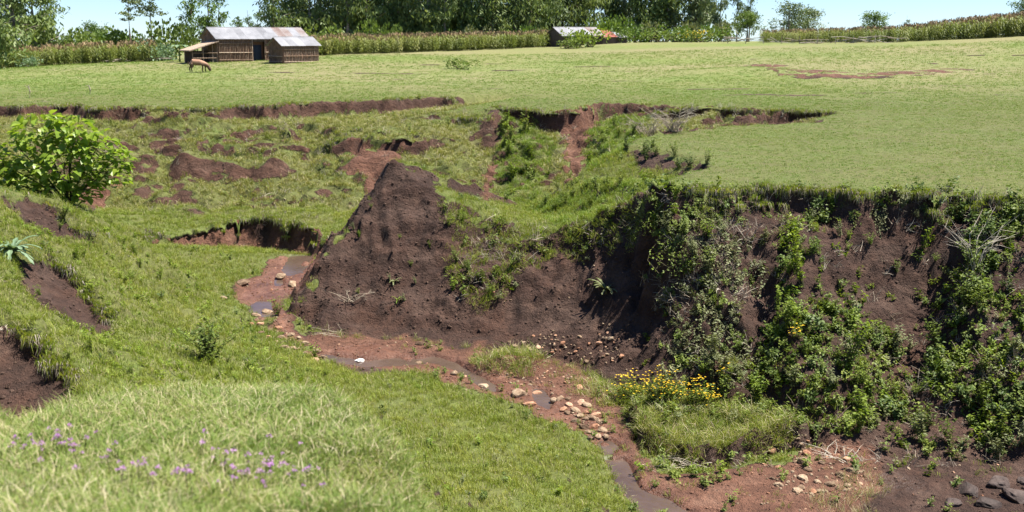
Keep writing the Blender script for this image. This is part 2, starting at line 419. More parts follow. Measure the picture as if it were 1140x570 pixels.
# the near bank the photographer stands on
line([P(-300, 470, 9), P(-120, 480, 9.1), P(0, 476, 9.3), P(50, 460, 9.6), P(110, 443, 10.1), P(200, 436, 10.4), P(300, 437, 10.3), P(365, 441, 9.9), P(405, 460, 9.3), P(436, 500, 8.3), P(458, 570, 6.9), P(480, 680, 5.4)], .5)
free([P(0, 570, 5.6), P(200, 570, 5.7), P(380, 570, 5.8), P(-250, 570, 5.5), P(150, 500, 7.6), P(300, 500, 7.7), P(380, 500, 7.8), P(0, 510, 7.4)])
free([W(x, d, z) for x, d, z in ((-400, 1, -1.7), (570, 1, -1.75), (1500, 1, -2.1), (-400, 3, -1.85), (100, 3, -1.8), (570, 3.2, -2.2), (1500, 3, -2.6), (700, 5, -4), (1200, 5, -4.4), (1000, 11, -8.2), (1500, 12, -8.2), (700, 12, -7.6),
                                 (-300, 13, -5.4), (0, 12.6, -5.5), (100, 13, -5.9), (200, 13.6, -6.3), (350, 14, -6.8), (450, 12, -6.5), (500, 9, -5.4), (550, 7, -4.8), (300, 17.5, -7.0), (150, 16.5, -6.3), (0, 16, -6.0), (450, 16, -7.7), (-300, 16, -5.8))])

# triangulate, then drape a fine sheet over it
arr = np.array(pts)
key = np.round(arr[:, :2] / 0.06).astype(int)
_, ui = np.unique(key, axis=0, return_index=True)
arr = arr[np.sort(ui)]
vv, _, tris, ov, _, _ = delaunay_2d_cdt([Vector((a, b)) for a, b in arr[:, :2]], [], [], 0, 1e-5)
tx = np.array([v[:] for v in vv])
tz = np.array([np.mean([arr[i, 2] for i in o]) if o else 0 for o in ov])

us = np.concatenate([np.linspace(-.95, -.52, 26, endpoint=False), np.linspace(-.52, .52, 580), np.linspace(.52, .95, 27)[1:]])
def seg(a, b, step): return np.arange(a, b, step)
ds = np.concatenate([seg(1.6, 5, .12), seg(5, 11, .07), seg(11, 17, .16), seg(17, 24, .06), seg(24, 40, .05), seg(40, 48, .055), seg(48, 62, .055), seg(62, 70, .1), seg(70, 100, .3), seg(100, 160, 1.2), np.geomspace(160, 4000, 26)])
NU, ND = len(us), len(ds)
U, D = np.meshgrid(us, ds)
X, Y = U * D, D.copy()
# wander the look-up a little so that no edge runs straight
amp = np.where(D < 12, .04, np.where(D < 45, .16, .26)) * np.clip((95 - D) / 20, 0, 1)
Xw = X + amp * (1.3 * fbm(X * .9, Y * .9, 0, 2, 11) + .9 * fbm(X * 3.1, Y * 3.1, 0, 2, 12))
Yw = Y + amp * (1.3 * fbm(X * .9, Y * .9, 5, 2, 13) + .9 * fbm(X * 3.1, Y * 3.1, 5, 2, 14))
Z = np.full(X.shape, np.nan)
Uw = Xw / Yw
for t in tris:
    a, b, c = tx[t[0]], tx[t[1]], tx[t[2]]
    det = (b[1]-c[1])*(a[0]-c[0]) + (c[0]-b[0])*(a[1]-c[1])
    if abs(det) < 1e-9: continue
    y0, y1 = min(a[1], b[1], c[1]) - .8, max(a[1], b[1], c[1]) + .8
    i0, i1 = np.searchsorted(ds, y0), np.searchsorted(ds, y1)
    uu = [p[0] / max(p[1], .3) for p in (a, b, c)]
    mu = .9 / max(y0, 1.0) * 1.3
    j0, j1 = np.searchsorted(us, min(uu) - mu), np.searchsorted(us, max(uu) + mu)
    if i1 <= i0 or j1 <= j0: continue
    xs, ys = Xw[i0:i1, j0:j1], Yw[i0:i1, j0:j1]
    l1 = ((b[1]-c[1])*(xs-c[0]) + (c[0]-b[0])*(ys-c[1])) / det
    l2 = ((c[1]-a[1])*(xs-c[0]) + (a[0]-c[0])*(ys-c[1])) / det
    l3 = 1 - l1 - l2
    ok = (l1 >= -1e-6) & (l2 >= -1e-6) & (l3 >= -1e-6)
    if ok.any():
        zz = l1*tz[t[0]] + l2*tz[t[1]] + l3*tz[t[2]]
        Z[i0:i1, j0:j1][ok] = zz[ok]
# beyond the surveyed points: carry the last height on and let the land fall gently away
bx = np.array([P(*b) for b in BOUND])
for i in range(ND):
    row = Z[i]; bad = np.isnan(row)
    if bad.any():
        if ds[i] > 100:
            zb = np.interp(us, bx[:, 0] / bx[:, 1], bx[:, 2])
            Z[i][bad] = (zb - 0.2 - 0.006 * max(0, ds[i] - 140))[bad]
        elif (~bad).any():
            Z[i][bad] = np.interp(us[bad], us[~bad], row[~bad])
        else:
            Z[i] = CZ - 1.8
def blur(A, k, it=1):
    w = np.exp(-.5 * (np.arange(-k, k + 1) / (k * .5)) ** 2); w /= w.sum()
    for _ in range(it):
        B = np.pad(A, ((k, k), (0, 0)), mode='edge'); A = sum(w[i] * B[i:i + A.shape[0]] for i in range(2 * k + 1))
        B = np.pad(A, ((0, 0), (k, k)), mode='edge'); A = sum(w[i] * B[:, i:i + A.shape[1]] for i in range(2 * k + 1))
    return A
far = np.clip((D - 68) / 10, 0, 1)
Z = blur(Z, 2)
Zb = blur(Z, 9, 2)
pl_z = CZ - 5 + .02 * Y
onpl = np.clip(1 - np.abs(Zb - pl_z) / .5, 0, 1) * (Y > 30)            # on the pasture
Z = Z * (1 - far) + Zb * far
def slope_of(Zs):
    gy = np.gradient(Zs, axis=0) / np.gradient(ds)[:, None]
    gx = np.gradient(Zs, axis=1) / (np.gradient(us)[None, :] * D)
    gy = gy - gx * U          # rows follow sight lines: take out the sideways part
    return np.hypot(gx, gy), gx, gy
slope, GX, GY = slope_of(blur(Z, 3))
rough = np.clip((slope - .35) / .8, 0, 1)
slump = np.clip((Y - 44) / 4, 0, 1) * np.clip((68 - Y) / 6, 0, 1) * (1 - onpl)
mid = np.clip((Y - 15) / 4, 0, 1) * np.clip((47 - Y) / 4, 0, 1) * (1 - onpl)
Hd = np.clip(pl_z - Z, 0, 5)
Tt = Hd / .75 + 1.1 * fbm(X * .22, Y * .30, 0, 3, 91) + .35 * fbm(X * 1.1, Y * 1.1, 0, 2, 92)
fr = Tt - np.floor(Tt)
stp = np.clip((fr - .72) / .16, 0, 1)
tmask = slump * np.clip((Hd - .35) / .5, 0, 1) * np.clip(1.3 * fbm(X * .16, Y * .16, 3, 2, 93) + .75, 0, 1) * np.clip((2.9 - Hd) / .5, 0, 1)
Z += tmask * .75 * .6 * (fr - stp)
rl = fbm(X * 1.7 + .6 * vnoise(X * .5, Y * .5, Z * .5, 94), Y * .35, Z * .35, 3, 95, .55, ridged=True)
Z += rough * mid * .24 * rl
bil = np.clip((Hd - .7) / .8, 0, 1) * np.where((U > .10) & (Y > 51), 0, 1)
Z += slump * (1.0 * bil * (np.abs(fbm(X * .34, Y * .40, 0, 2, 21)) - .22) + .5 * bil * (np.abs(fbm(X * .9, Y * 1.0, 0, 2, 29)) - .2) + .12 * fbm(X * .42, Y * .42, 0, 3, 21) + .16 * fbm(X * 1.7, Y * 1.7, 0, 3, 22))
Z += mid * .10 * fbm(X * .8, Y * .8, 0, 3, 23)
Z += onpl * (.05 * fbm(X * .4, Y * .4, 0, 2, 24) + .02 * fbm(X * 2.2, Y * 2.2, 0, 2, 25))
Z += (rough * (.17 * fbm(X * .9, Y * .9, Z * .9, 3, 26, ridged=True) + .17 * fbm(X * 2.6, Y * 2.6, Z * 1.2, 4, 27, .6))
      + (.012 + .055 * rough) * fbm(X * 6, Y * 6, Z * 6, 3, 28, .65)) * np.clip((80 - Y) / 15, 0, 1) * np.where(Y < 12, .4, 1)
Z += np.clip((Y - 70) / 10, 0, 1) * np.clip((150 - Y) / 10, 0, 1) * .10 * fbm(X * .16, Y * .16, 0, 3, 29)

s_z = CZ - (8.2 + .07 * (42 - Y))
def poly_mask(q, xs, ys):
    r = np.zeros(xs.shape, bool)
    for a, b in zip(q, q[1:] + q[:1]):
        if a[1] == b[1]: continue
        r ^= ((a[1] > ys) != (b[1] > ys)) & (xs < (b[0] - a[0]) * (ys - a[1]) / (b[1] - a[1]) + a[0])
    return r
MUD = [(340, 374), (450, 380), (540, 392), (640, 410), (676, 430), (700, 470), (712, 515), (745, 534), (860, 520), (905, 504), (1140, 520), (1560, 520), (1560, 690), (860, 690), (740, 600), (690, 550), (660, 508), (630, 490), (550, 450), (480, 424), (400, 414), (350, 400), (290, 366), (262, 340), (265, 315), (300, 286), (352, 284), (344, 305), (324, 335), (326, 355)]
WATERS = [[(322, 284), (349, 283), (345, 294), (337, 303), (320, 307), (312, 300)],
          [(276, 338), (288, 333), (302, 334), (306, 346), (300, 355), (288, 353), (274, 346)], [(306, 309), (318, 311), (312, 320), (303, 318)],
          [(352, 392), (372, 394), (405, 400), (440, 397), (462, 398), (482, 395), (500, 399), (520, 408), (540, 420), (556, 428), (552, 436), (538, 432), (522, 421), (503, 410), (480, 405), (440, 408), (405, 409), (372, 403)],
          [(592, 430), (606, 433), (616, 446), (612, 456), (598, 450), (590, 440)],
          [(668, 486), (684, 490), (696, 506), (704, 524), (714, 541), (745, 553), (790, 582), (850, 660), (770, 660), (722, 582), (698, 555), (682, 532), (672, 510), (664, 494)]]
nw = .12 * fbm(X * 2.3, Y * 2.3, 0, 3, 61); nw2 = .12 * fbm(X * 2.3, Y * 2.3, 9, 3, 62)
mudm = blur(poly_mask([S(*p) for p in MUD], X + nw, Y + nw2).astype(float), 3)
Z = Z * (1 - mudm) + mudm * np.maximum(Z, s_z + .03 + .05 * fbm(X * 1.5, Y * 1.5, 3, 4, 63))
wat = np.zeros_like(Z)
for wp in WATERS:
    wat = np.maximum(wat, blur(poly_mask([S(*p) for p in wp], X + nw, Y + nw2).astype(float), 2))
wat = wat * np.clip((fbm(X * 1.3, Y * 1.3, 0, 3, 65) + .60) / .12, 0, 1)
Z = Z * (1 - wat) + wat * (s_z - .09)

fpm = blur(poly_mask([(x, y) for x, y, z in [P(815, 74, 93), P(905, 77, 90), P(1060, 76, 92), P(1090, 77, 90), P(1040, 84, 84), P(960, 89, 81), P(880, 87, 82), P(830, 80, 86)]], X + 8 * nw, Y + 10 * nw2).astype(float), 4)
Z += fpm * (.22 * fbm(X * .45, Y * .6, 0, 4, 64, .6, ridged=True) - .12)

def hit(px, py):
    """where a sight line meets the ground: world point and its place in the sheet"""
    a, b = ray(px, py)
    j = np.clip(np.searchsorted(us, a), 1, NU - 1)
    t = (a - us[j - 1]) / (us[j] - us[j - 1])
    col = Z[:, j - 1] * (1 - t) + Z[:, j] * t
    zr = CZ + b * ds
    k = np.argmax((col >= zr) & (ds > 2.5))
    if k == 0: k = ND - 30
    return Vector((a * ds[k], ds[k], col[k]))
def ground_z(x, y):
    u = x / y
    j = int(np.clip(np.searchsorted(us, u), 1, NU - 1)); i = int(np.clip(np.searchsorted(ds, y), 1, ND - 1))
    t = (u - us[j-1]) / (us[j] - us[j-1]); s = (y - ds[i-1]) / (ds[i] - ds[i-1])
    return float((Z[i-1, j-1]*(1-t) + Z[i-1, j]*t)*(1-s) + (Z[i, j-1]*(1-t) + Z[i, j]*t)*s)

# what covers the ground: bare earth, red earth, wet, lush and dry turf (plots given by their corners on the ground)
slope, GX, GY = slope_of(blur(Z, 2))
sm_slope, _, _ = slope_of(blur(Z, 6))
wob = fbm(X * 1.2, Y * 1.2, Z * 1.2, 4, 31, .6)
wobx, woby = .5 * fbm(X * 1.1, Y * 1.1, 0, 4, 32, .75), .5 * fbm(X * 1.1, Y * 1.1, 7, 4, 33, .75)
def inside(poly):
    q = [hit(*p) for p in poly]
    xs = X + wobx * np.clip(D / 30, .3, 1.6); ys = Y + woby * 2 * np.clip(D / 30, .3, 1.6)
    r = np.zeros(X.shape, bool)
    for a, b in zip(q, q[1:] + q[:1]):
        if a.y == b.y: continue
        cond = ((a.y > ys) != (b.y > ys)) & (xs < (b.x - a.x) * (ys - a.y) / (b.y - a.y) + a.x)
        r ^= cond
    return r.astype(float)
soil = np.clip((np.maximum(slope, sm_slope) - .62 + .25 * wob) / .3, 0, 1) * (Y > 13)
soil *= np.clip((75 - Y) / 4, 0, 1)
hillside = ((Y < 41.5) & (U < -.25)) | ((Y < 30) & (U < -.16))
soil[hillside] = 0
def plot(A, poly, v=1.0, lo=False):
    m = blur(inside(poly), 2)
    return np.minimum(A, 1 - m * (1 - v)) if lo else np.maximum(A, m * v)
# slipped earth at the left: real scars cut into the slope
SCARS = [[(20, 292), (50, 282), (90, 310), (118, 345), (128, 368), (110, 372), (70, 350), (40, 330), (15, 320)],
         [(-60, 352), (0, 356), (36, 366), (60, 388), (80, 418), (86, 445), (60, 462), (0, 470), (-60, 470)],
         [(0, 212), (30, 214), (70, 240), (120, 262), (100, 268), (40, 245), (0, 225)]]
FR = []
scm = [inside(p) for p in SCARS]
for m0 in scm:
    Z -= .30 * blur(m0, 3) + .10 * blur(m0, 9)
for m0 in scm:
    e = (m0[1:] > .5) < (m0[:-1] > .5)
    for i, j in zip(*np.nonzero(e)): FR.append((X[i + 1, j], Y[i + 1, j], Z[i + 1, j] + .02))
slope, GX, GY = slope_of(blur(Z, 2)); sm_slope, _, _ = slope_of(blur(Z, 6))
# mound and cliff: dark earth; stream side and channels: red earth
SOIL = [
    [(740, 216), (860, 214), (960, 219), (1080, 221), (1080, 260), (740, 262)],
    [(545, 262), (600, 268), (660, 262), (700, 250), (700, 330), (560, 330)],
    [(896, 440), (985, 430), (1160, 440), (1300, 440), (1300, 525), (1140, 518), (1000, 512), (905, 500)],
    [(690, 300), (740, 300), (745, 425), (690, 430)],
    [(440, 186), (395, 246), (345, 316), (326, 350), (400, 385), (520, 392), (640, 412), (690, 430), (735, 390), (735, 300), (700, 262), (640, 300), (590, 300), (560, 262), (500, 226), (470, 204)],
    [(90, 200), (135, 196), (120, 225), (85, 225)],
    [(620, 150), (634, 138), (668, 130), (660, 150), (650, 172), (642, 200), (632, 203), (634, 180), (628, 165)],
    [(541, 186), (552, 186), (549, 212), (543, 232), (538, 225)],
    [(386, 160), (448, 162), (430, 188), (410, 197), (390, 190)],
    [(300, 285), (352, 282), (346, 305), (322, 332), (322, 350), (352, 385), (300, 370), (268, 340), (258, 318), (280, 308)],
    [(340, 368), (520, 382), (640, 410), (690, 445), (712, 500), (735, 530), (860, 518), (905, 500), (1140, 516), (1300, 520), (1300, 640), (820, 640), (740, 575), (690, 545), (672, 505), (640, 486), (560, 444), (480, 418), (400, 412), (345, 396)],
    [(735, 225), (1160, 228), (1160, 400), (1040, 470), (900, 420), (735, 400)],
    [(545, 120), (556, 126), (548, 150), (536, 160), (540, 140)],
    [(700, 168), (740, 174), (780, 186), (745, 190), (705, 186)],
]
RED = [
    [(150, 240), (365, 245), (352, 300), (322, 335), (322, 352), (350, 385), (300, 370), (262, 340), (262, 312), (290, 290), (200, 280)],
    [(340, 372), (450, 376), (530, 388), (640, 410), (690, 450), (712, 505), (740, 528), (860, 518), (905, 500), (980, 512), (960, 600), (820, 640), (740, 575), (690, 545), (640, 486), (560, 444), (480, 418), (345, 396)],
    [(610, 125), (670, 118), (660, 150), (645, 205), (628, 205), (620, 160)],
    [(536, 180), (554, 186), (549, 215), (536, 232)],
    [(380, 158), (450, 160), (430, 190), (405, 200), (385, 195)],
    [(80, 195), (140, 190), (125, 230), (80, 230)],
    [(820, 74), (850, 70), (905, 78), (1000, 78), (1080, 76), (1060, 82), (960, 88), (880, 86)],
]
WET = [
    [(330, 283), (352, 283), (346, 305), (324, 332), (322, 350), (352, 385), (300, 365), (275, 340), (275, 318)],
    [(350, 385), (440, 388), (530, 404), (600, 424), (690, 462), (700, 505), (720, 535), (740, 580), (690, 545), (640, 486), (560, 444), (480, 418), (400, 412)],
    [(960, 525), (1010, 522), (1030, 540), (990, 552), (950, 545)],
]
soil *= np.where(slump > .4, np.where((onpl > .05) | (sm_slope > 1.5), 1, np.clip(.38 + 1.7 * fbm(X * .6, Y * .6, Z, 4, 46, .65), .0, 1)), 1)
brk = np.clip(.95 + .9 * fbm(X * 1.6, Y * 1.6, Z * 1.6, 4, 44, .7), .25, 1)
for p in SOIL: soil = np.maximum(soil, plot(np.zeros_like(Z), p) * np.where(hillside, brk, 1))
for m0 in scm: soil = np.maximum(soil, blur(m0, 2) * np.clip(brk + .15, 0, 1))
# soil shows through the slumped turf in ragged patches
sl_n = fbm(X * .7, Y * .9, Z, 4, 41, .6)
soil = np.maximum(soil, slump * np.clip((sl_n + sm_slope * .35 - .42) / .15, 0, 1) * .9)
# bare, trodden patch in the right-hand field
fp = plot(np.zeros_like(Z), [(815, 74), (850, 70), (905, 77), (960, 80), (1060, 76), (1090, 77), (1040, 84), (960, 89), (880, 87)])
soil = np.maximum(soil, fp * np.clip((fbm(X * .6, Y * .6, 0, 5, 42, .7) + .12) / .22, 0, 1) * .8)
soil = np.maximum(soil, .8 * ((Y > 68) & (Y < 112)) * np.clip((fbm(X * .13, Y * .5, 0, 4, 43, .6) - .47) / .08, 0, 1))
red = np.clip(slump * .3 + .25 * wob + .12 * (Y > 60), 0, .8)
for p in RED: red = plot(red, p, .95)
wet = np.clip(blur(wat, 9, 2) * 2.2, 0, 1)
for p in WET: wet = plot(wet, p)
lush = np.zeros_like(Z)
for p in ([(555, 128), (590, 140), (615, 170), (605, 205), (565, 228), (552, 200), (556, 160)], [(655, 150), (690, 128), (722, 136), (705, 165), (650, 196)], [(590, 232), (660, 204), (735, 206), (700, 228), (620, 250)]):
    lush = plot(lush, p, .8)
worn = np.clip(1.8 * fbm(X * .28, Y * .28, 6, 4, 53, .6) - .15, 0, 1) * onpl
dry = worn * .45 + np.clip(.65 + fbm(X * .07, Y * .11, 0, 3, 51), 0, 1) * np.clip((Y - 60) / 30, 0, 1) * 1.0 + slump * np.clip(.35 + .9 * fbm(X * .5, Y * .5, 2, 3, 52), 0, 1) * .8
soil = np.where((Y > 13), soil, soil * .3)
# turf overhangs every rim: keep the very edge grassy
soil = np.clip(soil, 0, 1)

M_ground = ground_mat()
def grid_mesh(name, Xa, Ya, Za, attrs):
    n, m = Xa.shape
    me = bpy.data.meshes.new(name)
    co = np.stack([Xa, Ya, Za], -1).reshape(-1, 3)
    idx = np.arange(n * m).reshape(n, m)
    q = np.stack([idx[:-1, :-1], idx[:-1, 1:], idx[1:, 1:], idx[1:, :-1]], -1).reshape(-1, 4)
    me.vertices.add(len(co)); me.vertices.foreach_set("co", co.ravel())
    me.loops.add(q.size); me.loops.foreach_set("vertex_index", q.ravel())
    me.polygons.add(len(q)); me.polygons.foreach_set("loop_start", np.arange(len(q)) * 4)
    me.update(calc_edges=True)
    me.polygons.foreach_set("use_smooth", np.ones(len(q), bool))
    for k, v in attrs.items():
        a = me.attributes.new(k, 'FLOAT', 'POINT'); a.data.foreach_set("value", v.ravel().astype(np.float32))
    return me
gm = grid_mesh("ground", X, Y, Z, {"soil": soil, "red": red, "wet": wet, "lush": lush, "dry": dry, "thatch": np.clip((88 - Y) / 30, 0, .85)})
tag(link("ground", gm, M_ground), kind="structure")
# stream water
def water_mat():
    m, nt, out = new_mat("muddy_water"); g = NT(nt)
    pos = g.pos()
    p = g.n("ShaderNodeBsdfPrincipled")
    c = g.ramp(g.noise(1.1, 3, .6, pos), [(.3, (.055, .036, .026)), (.7, (.095, .064, .048))])
    g.l(c, p.inputs["Base Color"])
    p.inputs["Roughness"].default_value = .03
    p.inputs["IOR"].default_value = 1.333
    p.inputs["Specular IOR Level"].default_value = .9
    b = g.n("ShaderNodeBump"); b.inputs["Strength"].default_value = .5; b.inputs["Distance"].default_value = .02
    g.l(g.noise(9, 3, .6, pos), b.inputs["Height"]); g.l(b.outputs[0], p.inputs["Normal"])
    g.l(p.outputs[0], out.inputs[0]); return m
bm = bmesh.new()
for wp in WATERS:
    q = [S(*p) for p in wp]
    cx = sum(p[0] for p in q) / len(q); cy = sum(p[1] for p in q) / len(q)
    vs = [bm.verts.new((x, y, z - .045)) for x, y, z in q]
    bm.faces.new(vs)
bmesh.ops.triangulate(bm, faces=bm.faces[:])
# widen the sheet a little under the banks so that the ground, not the sheet, draws the water's edge
me = bpy.data.meshes.new("stream_water"); bm.to_mesh(me); bm.free()
tag(link("stream_water", me, water_mat()), kind="structure")

# overhanging turf: a thick ragged lip along every rim, found column by column on the ground itself
def rim_line(d0, d1, u0, u1, level):
    out = []
    i0, i1 = np.searchsorted(ds, d0), np.searchsorted(ds, d1)
    for j in range(NU):
        if not (u0 <= us[j] <= u1): continue
        c = Z[i0:i1, j]; top = c > level(us[j], ds[i0:i1]) 
        drop = np.concatenate([[0.0] * 7, c[7:] - c[:-7]]) > .16
        k = np.nonzero(top & drop)[0]
        if len(k) == 0: continue
        k = k[-1] if d0 > 48 else k[0]
        while k < i1 - i0 - 1 and c[min(k + 1, i1 - i0 - 1)] - c[k] > .012: k += 1
        out.append((us[j], ds[i0 + k], c[k]))
    return out
LIPS = [rim_line(29.2, 33.2, .12, .6, lambda u, d: CZ - 5 + .02 * d - .45),
        rim_line(50, 69, -.6, .0, lambda u, d: CZ - 5 + .02 * d - .4),
        rim_line(52, 61, .0, .30, lambda u, d: CZ - 5 + .02 * d - .4),
        rim_line(41.5, 45.6, -.335, -.165, lambda u, d: CZ - 7.9 + 0 * d),
        rim_line(50, 56, -.2, -.08, lambda u, d: CZ - 6.3 + 0 * d)]
lv, lf = [], []
for li, L in enumerate(LIPS):
    prev = None
    for (u, d, z) in L:
        n = float(vnoise(u * d * 2.3, d * .3, li, 96)); n2 = float(vnoise(u * d * 7.0, d * .3, li, 97)); n3 = float(vnoise(u * d * .6, 0, li, 98))
        o = max(.02, (.17 + .10 * n + .06 * n2) * (1.1 + .7 * n3)); th = .13 + .05 * n2 + .05 * n
        o *= (1.0, 1.7, 1.7, .8, 1.2)[li]
        sec = [(d + .55, ground_z(u * (d + .55), d + .55) - .01), (d + .25, ground_z(u * (d + .25), d + .25) + .02), (d, z + .035), (d - o * .7, z - .005), (d - o, z - .05), (d - o, z - th), (d - o * .5, z - th - .06), (d + .15, z - th - .10)]
        base = len(lv); lv += [(u * a, a, b) for a, b in sec]
        FR.append((u * (d - o * .8), d - o * .8, z - .02))
        if prev is not None and abs(prev[1] - d) < .5 and abs(prev[0] - u) < .006:
            for k in range(len(sec) - 1): lf.append((prev[2] + k, base + k, base + k + 1, prev[2] + k + 1))
        prev = (u, d, base)
me = bpy.data.meshes.new("turf_lip"); me.from_pydata(lv, [], lf); me.polygons.foreach_set("use_smooth", [True] * len(lf))
at = me.attributes.new("soil", 'FLOAT', 'POINT'); at.data.foreach_set("value", np.tile([0, 0, 0, .1, .35, .8, 1, 1], len(lv) // 8).astype(np.float32))
at = me.attributes.new("thatch", 'FLOAT', 'POINT'); at.data.foreach_set("value", np.full(len(lv), .6, np.float32))
me.update()
tag(link("turf_lip", me, M_ground), kind="structure")
print("lip", [len(L) for L in LIPS])
# ------------------------------------------------------------------ small meshes: blades, leaves, stones
class MB:
    def __init__(s): s.v = []; s.f = []; s.mi = []
    def add(s, vs, fs, mi=0):
        o = len(s.v); s.v += [tuple(v) for v in vs]; s.f += [tuple(i + o for i in f) for f in fs]; s.mi += [mi] * len(fs)
    def mesh(s, name, mats, smooth=False):
        me = bpy.data.meshes.new(name); me.from_pydata(s.v, [], s.f)
        for m in (mats if isinstance(mats, (list, tuple)) else [mats]): me.materials.append(m)
        me.polygons.foreach_set("material_index", s.mi)
        if smooth: me.polygons.foreach_set("use_smooth", [True] * len(s.f))
        me.update(); return me
    def build(s, name, mats, parent=None, smooth=False, loc=None, rot=None, scale=None):
        return link(name, s.mesh(name, mats, smooth), None, parent, loc, rot, scale)

def frame(d):
    d = Vector(d).normalized()
    a = d.cross(Vector((0, 0, 1)))
    if a.length < 1e-3: a = Vector((1, 0, 0))
    a.normalize(); return d, a, a.cross(d)

def blade(mb, rd, base, h, w, lean, az, mi=0):
    dx, dy = math.cos(az), math.sin(az)
    sx, sy = -dy * w / 2, dx * w / 2
    b = Vector(base)
    m = b + Vector((dx * lean * .3, dy * lean * .3, h * .6)); t = b + Vector((dx * lean, dy * lean, h * (1 - .25 * min(1, lean / max(h, .01)))))
    mb.add([b + Vector((sx, sy, 0)), b - Vector((sx, sy, 0)), m - Vector((sx, sy, 0)) * .8, m + Vector((sx, sy, 0)) * .8, t], [(0, 1, 2, 3), (3, 2, 4)], mi)

def tuft(name, mats, seed, n, r, h, w, lean, dryfrac=0.0):
    rd = random.Random(seed); mb = MB()
    for i in range(n):
        a = rd.uniform(0, 6.283); q = r * math.sqrt(rd.random())
        hh = h * rd.uniform(.45, 1.1)
        blade(mb, rd, (q * math.cos(a), q * math.sin(a), -.02), hh, w * rd.uniform(.7, 1.2), lean * hh * rd.uniform(.2, 1.3), a + rd.gauss(0, .9), 1 if rd.random() < dryfrac else 0)
    return mb.mesh(name, mats)

def leaf(mb, base, d, L, w, fold=.12, droop=.15, mi=0, roll=0.0):
    """pointed oval leaf, folded along its midrib"""
    d, a, n = frame(d)
    if roll:
        q = Matrix.Rotation(roll, 3, d); a = q @ a; n = q @ n
    b = Vector(base)
    def pt(t, s, up): return b + d * (L * t) + a * (w * s) + n * up - Vector((0, 0, droop * L * t * t))
    vs = [pt(0, 0, 0), pt(.3, .42, fold * w), pt(.65, .36, fold * w), pt(1, 0, 0), pt(.65, -.36, fold * w), pt(.3, -.42, fold * w), pt(.5, 0, 0)]
    mb.add(vs, [(0, 6, 1), (1, 6, 2), (2, 6, 3), (3, 6, 4), (4, 6, 5), (5, 6, 0)], mi)

def leaf4(mb, base, d, L, w, droop=.15, mi=0, roll=0.0):
    d, a, n = frame(d)
    if roll:
        q = Matrix.Rotation(roll, 3, d); a = q @ a
    b = Vector(base); dz = Vector((0, 0, droop * L))
    mb.add([b, b + d * L * .45 + a * w * .5 - dz * .2, b + d * L - dz, b + d * L * .45 - a * w * .5 - dz * .2], [(0, 1, 2, 3)], mi)

def tube(mb, path, radii, sides=6, mi=0, cap=True):
    rings = []
    o = len(mb.v)
    for i, p in enumerate(path):
        p = Vector(p)
        d = Vector(path[min(i + 1, len(path) - 1)]) - Vector(path[max(i - 1, 0)])
        d, a, b = frame(d)
        for k in range(sides):
            t = 6.28318 * k / sides
            mb.v.append(tuple(p + (a * math.cos(t) + b * math.sin(t)) * radii[i]))
    for i in range(len(path) - 1):
        for k in range(sides):
            k2 = (k + 1) % sides
            mb.f.append((o + i * sides + k, o + i * sides + k2, o + (i + 1) * sides + k2, o + (i + 1) * sides + k)); mb.mi.append(mi)
    if cap:
        mb.f.append(tuple(o + k for k in range(sides))); mb.mi.append(mi)
        mb.f.append(tuple(o + (len(path) - 1) * sides + k for k in reversed(range(sides)))); mb.mi.append(mi)

def box(mb, lo, hi, mi=0):
    x0, y0, z0 = lo; x1, y1, z1 = hi
    mb.add([(x0,y0,z0),(x1,y0,z0),(x1,y1,z0),(x0,y1,z0),(x0,y0,z1),(x1,y0,z1),(x1,y1,z1),(x0,y1,z1)], [(0,3,2,1),(4,5,6,7),(0,1,5,4),(1,2,6,5),(2,3,7,6),(3,0,4,7)], mi)

def rock_mesh(name, mat, seed, sub=2, flat=.7, rough=.28):
    bm = bmesh.new(); bmesh.ops.create_icosphere(bm, subdivisions=sub, radius=.5)
    co = np.array([v.co[:] for v in bm.verts])
    n = .7 * fbm(co[:, 0] * 2.2 + seed * 5, co[:, 1] * 2.2, co[:, 2] * 2.2, 3, seed)
    rd = random.Random(seed)
    for v, k in zip(bm.verts, n): v.co *= 1 + rough * 1.6 * k
    for _ in range(5):                                   # knocked-off faces
        nn = Vector((rd.gauss(0, 1), rd.gauss(0, 1), rd.gauss(0, 1))).normalized(); lim = rd.uniform(.30, .42)
        for v in bm.verts:
            e = v.co.dot(nn) - lim
            if e > 0: v.co -= nn * e * .9
    for v in bm.verts: v.co.z *= flat
    me = bpy.data.meshes.new(name); bm.to_mesh(me); bm.free(); me.materials.append(mat)
    return me

# foliage colours
G_FIELD = leaf_mat("pasture_blades", [(.070, .170, .014), (.140, .235, .030), (.255, .290, .068)], .16, .35)
G_BANK = leaf_mat("bank_grass_blades", [(.085, .150, .014), (.180, .235, .028), (.34, .33, .065)], .5, .4)
G_DRY = leaf_mat("straw_blades", [(.30, .24, .12), (.42, .36, .20), (.50, .45, .30)], .5, .3)
G_SLUMP = leaf_mat("tussock_blades", [(.085, .120, .020), (.185, .205, .036), (.33, .30, .080)], .6, .35)
G_LUSH = leaf_mat("lush_grass_blades", [(.06, .13, .012), (.13, .22, .025), (.21, .28, .04)], .6, .45)
G_NEAR = leaf_mat("near_grass_blades", [(.070, .145, .020), (.155, .225, .040), (.31, .32, .095)], 1.2, .4)
L_HERB = leaf_mat("herb_leaves", [(.062, .098, .016), (.135, .185, .028), (.25, .28, .052)], .8, .35)
L_BRIGHT = leaf_mat("bright_leaves", [(.09, .155, .014), (.18, .255, .024), (.29, .34, .05)], .8, .45)
L_DULL = leaf_mat("grey_green_leaves", [(.085, .105, .040), (.16, .18, .072), (.27, .265, .13)], .8, .3)
L_DARK = leaf_mat("dark_leaves", [(.040, .072, .014), (.085, .130, .024), (.15, .195, .042)], .8, .3)
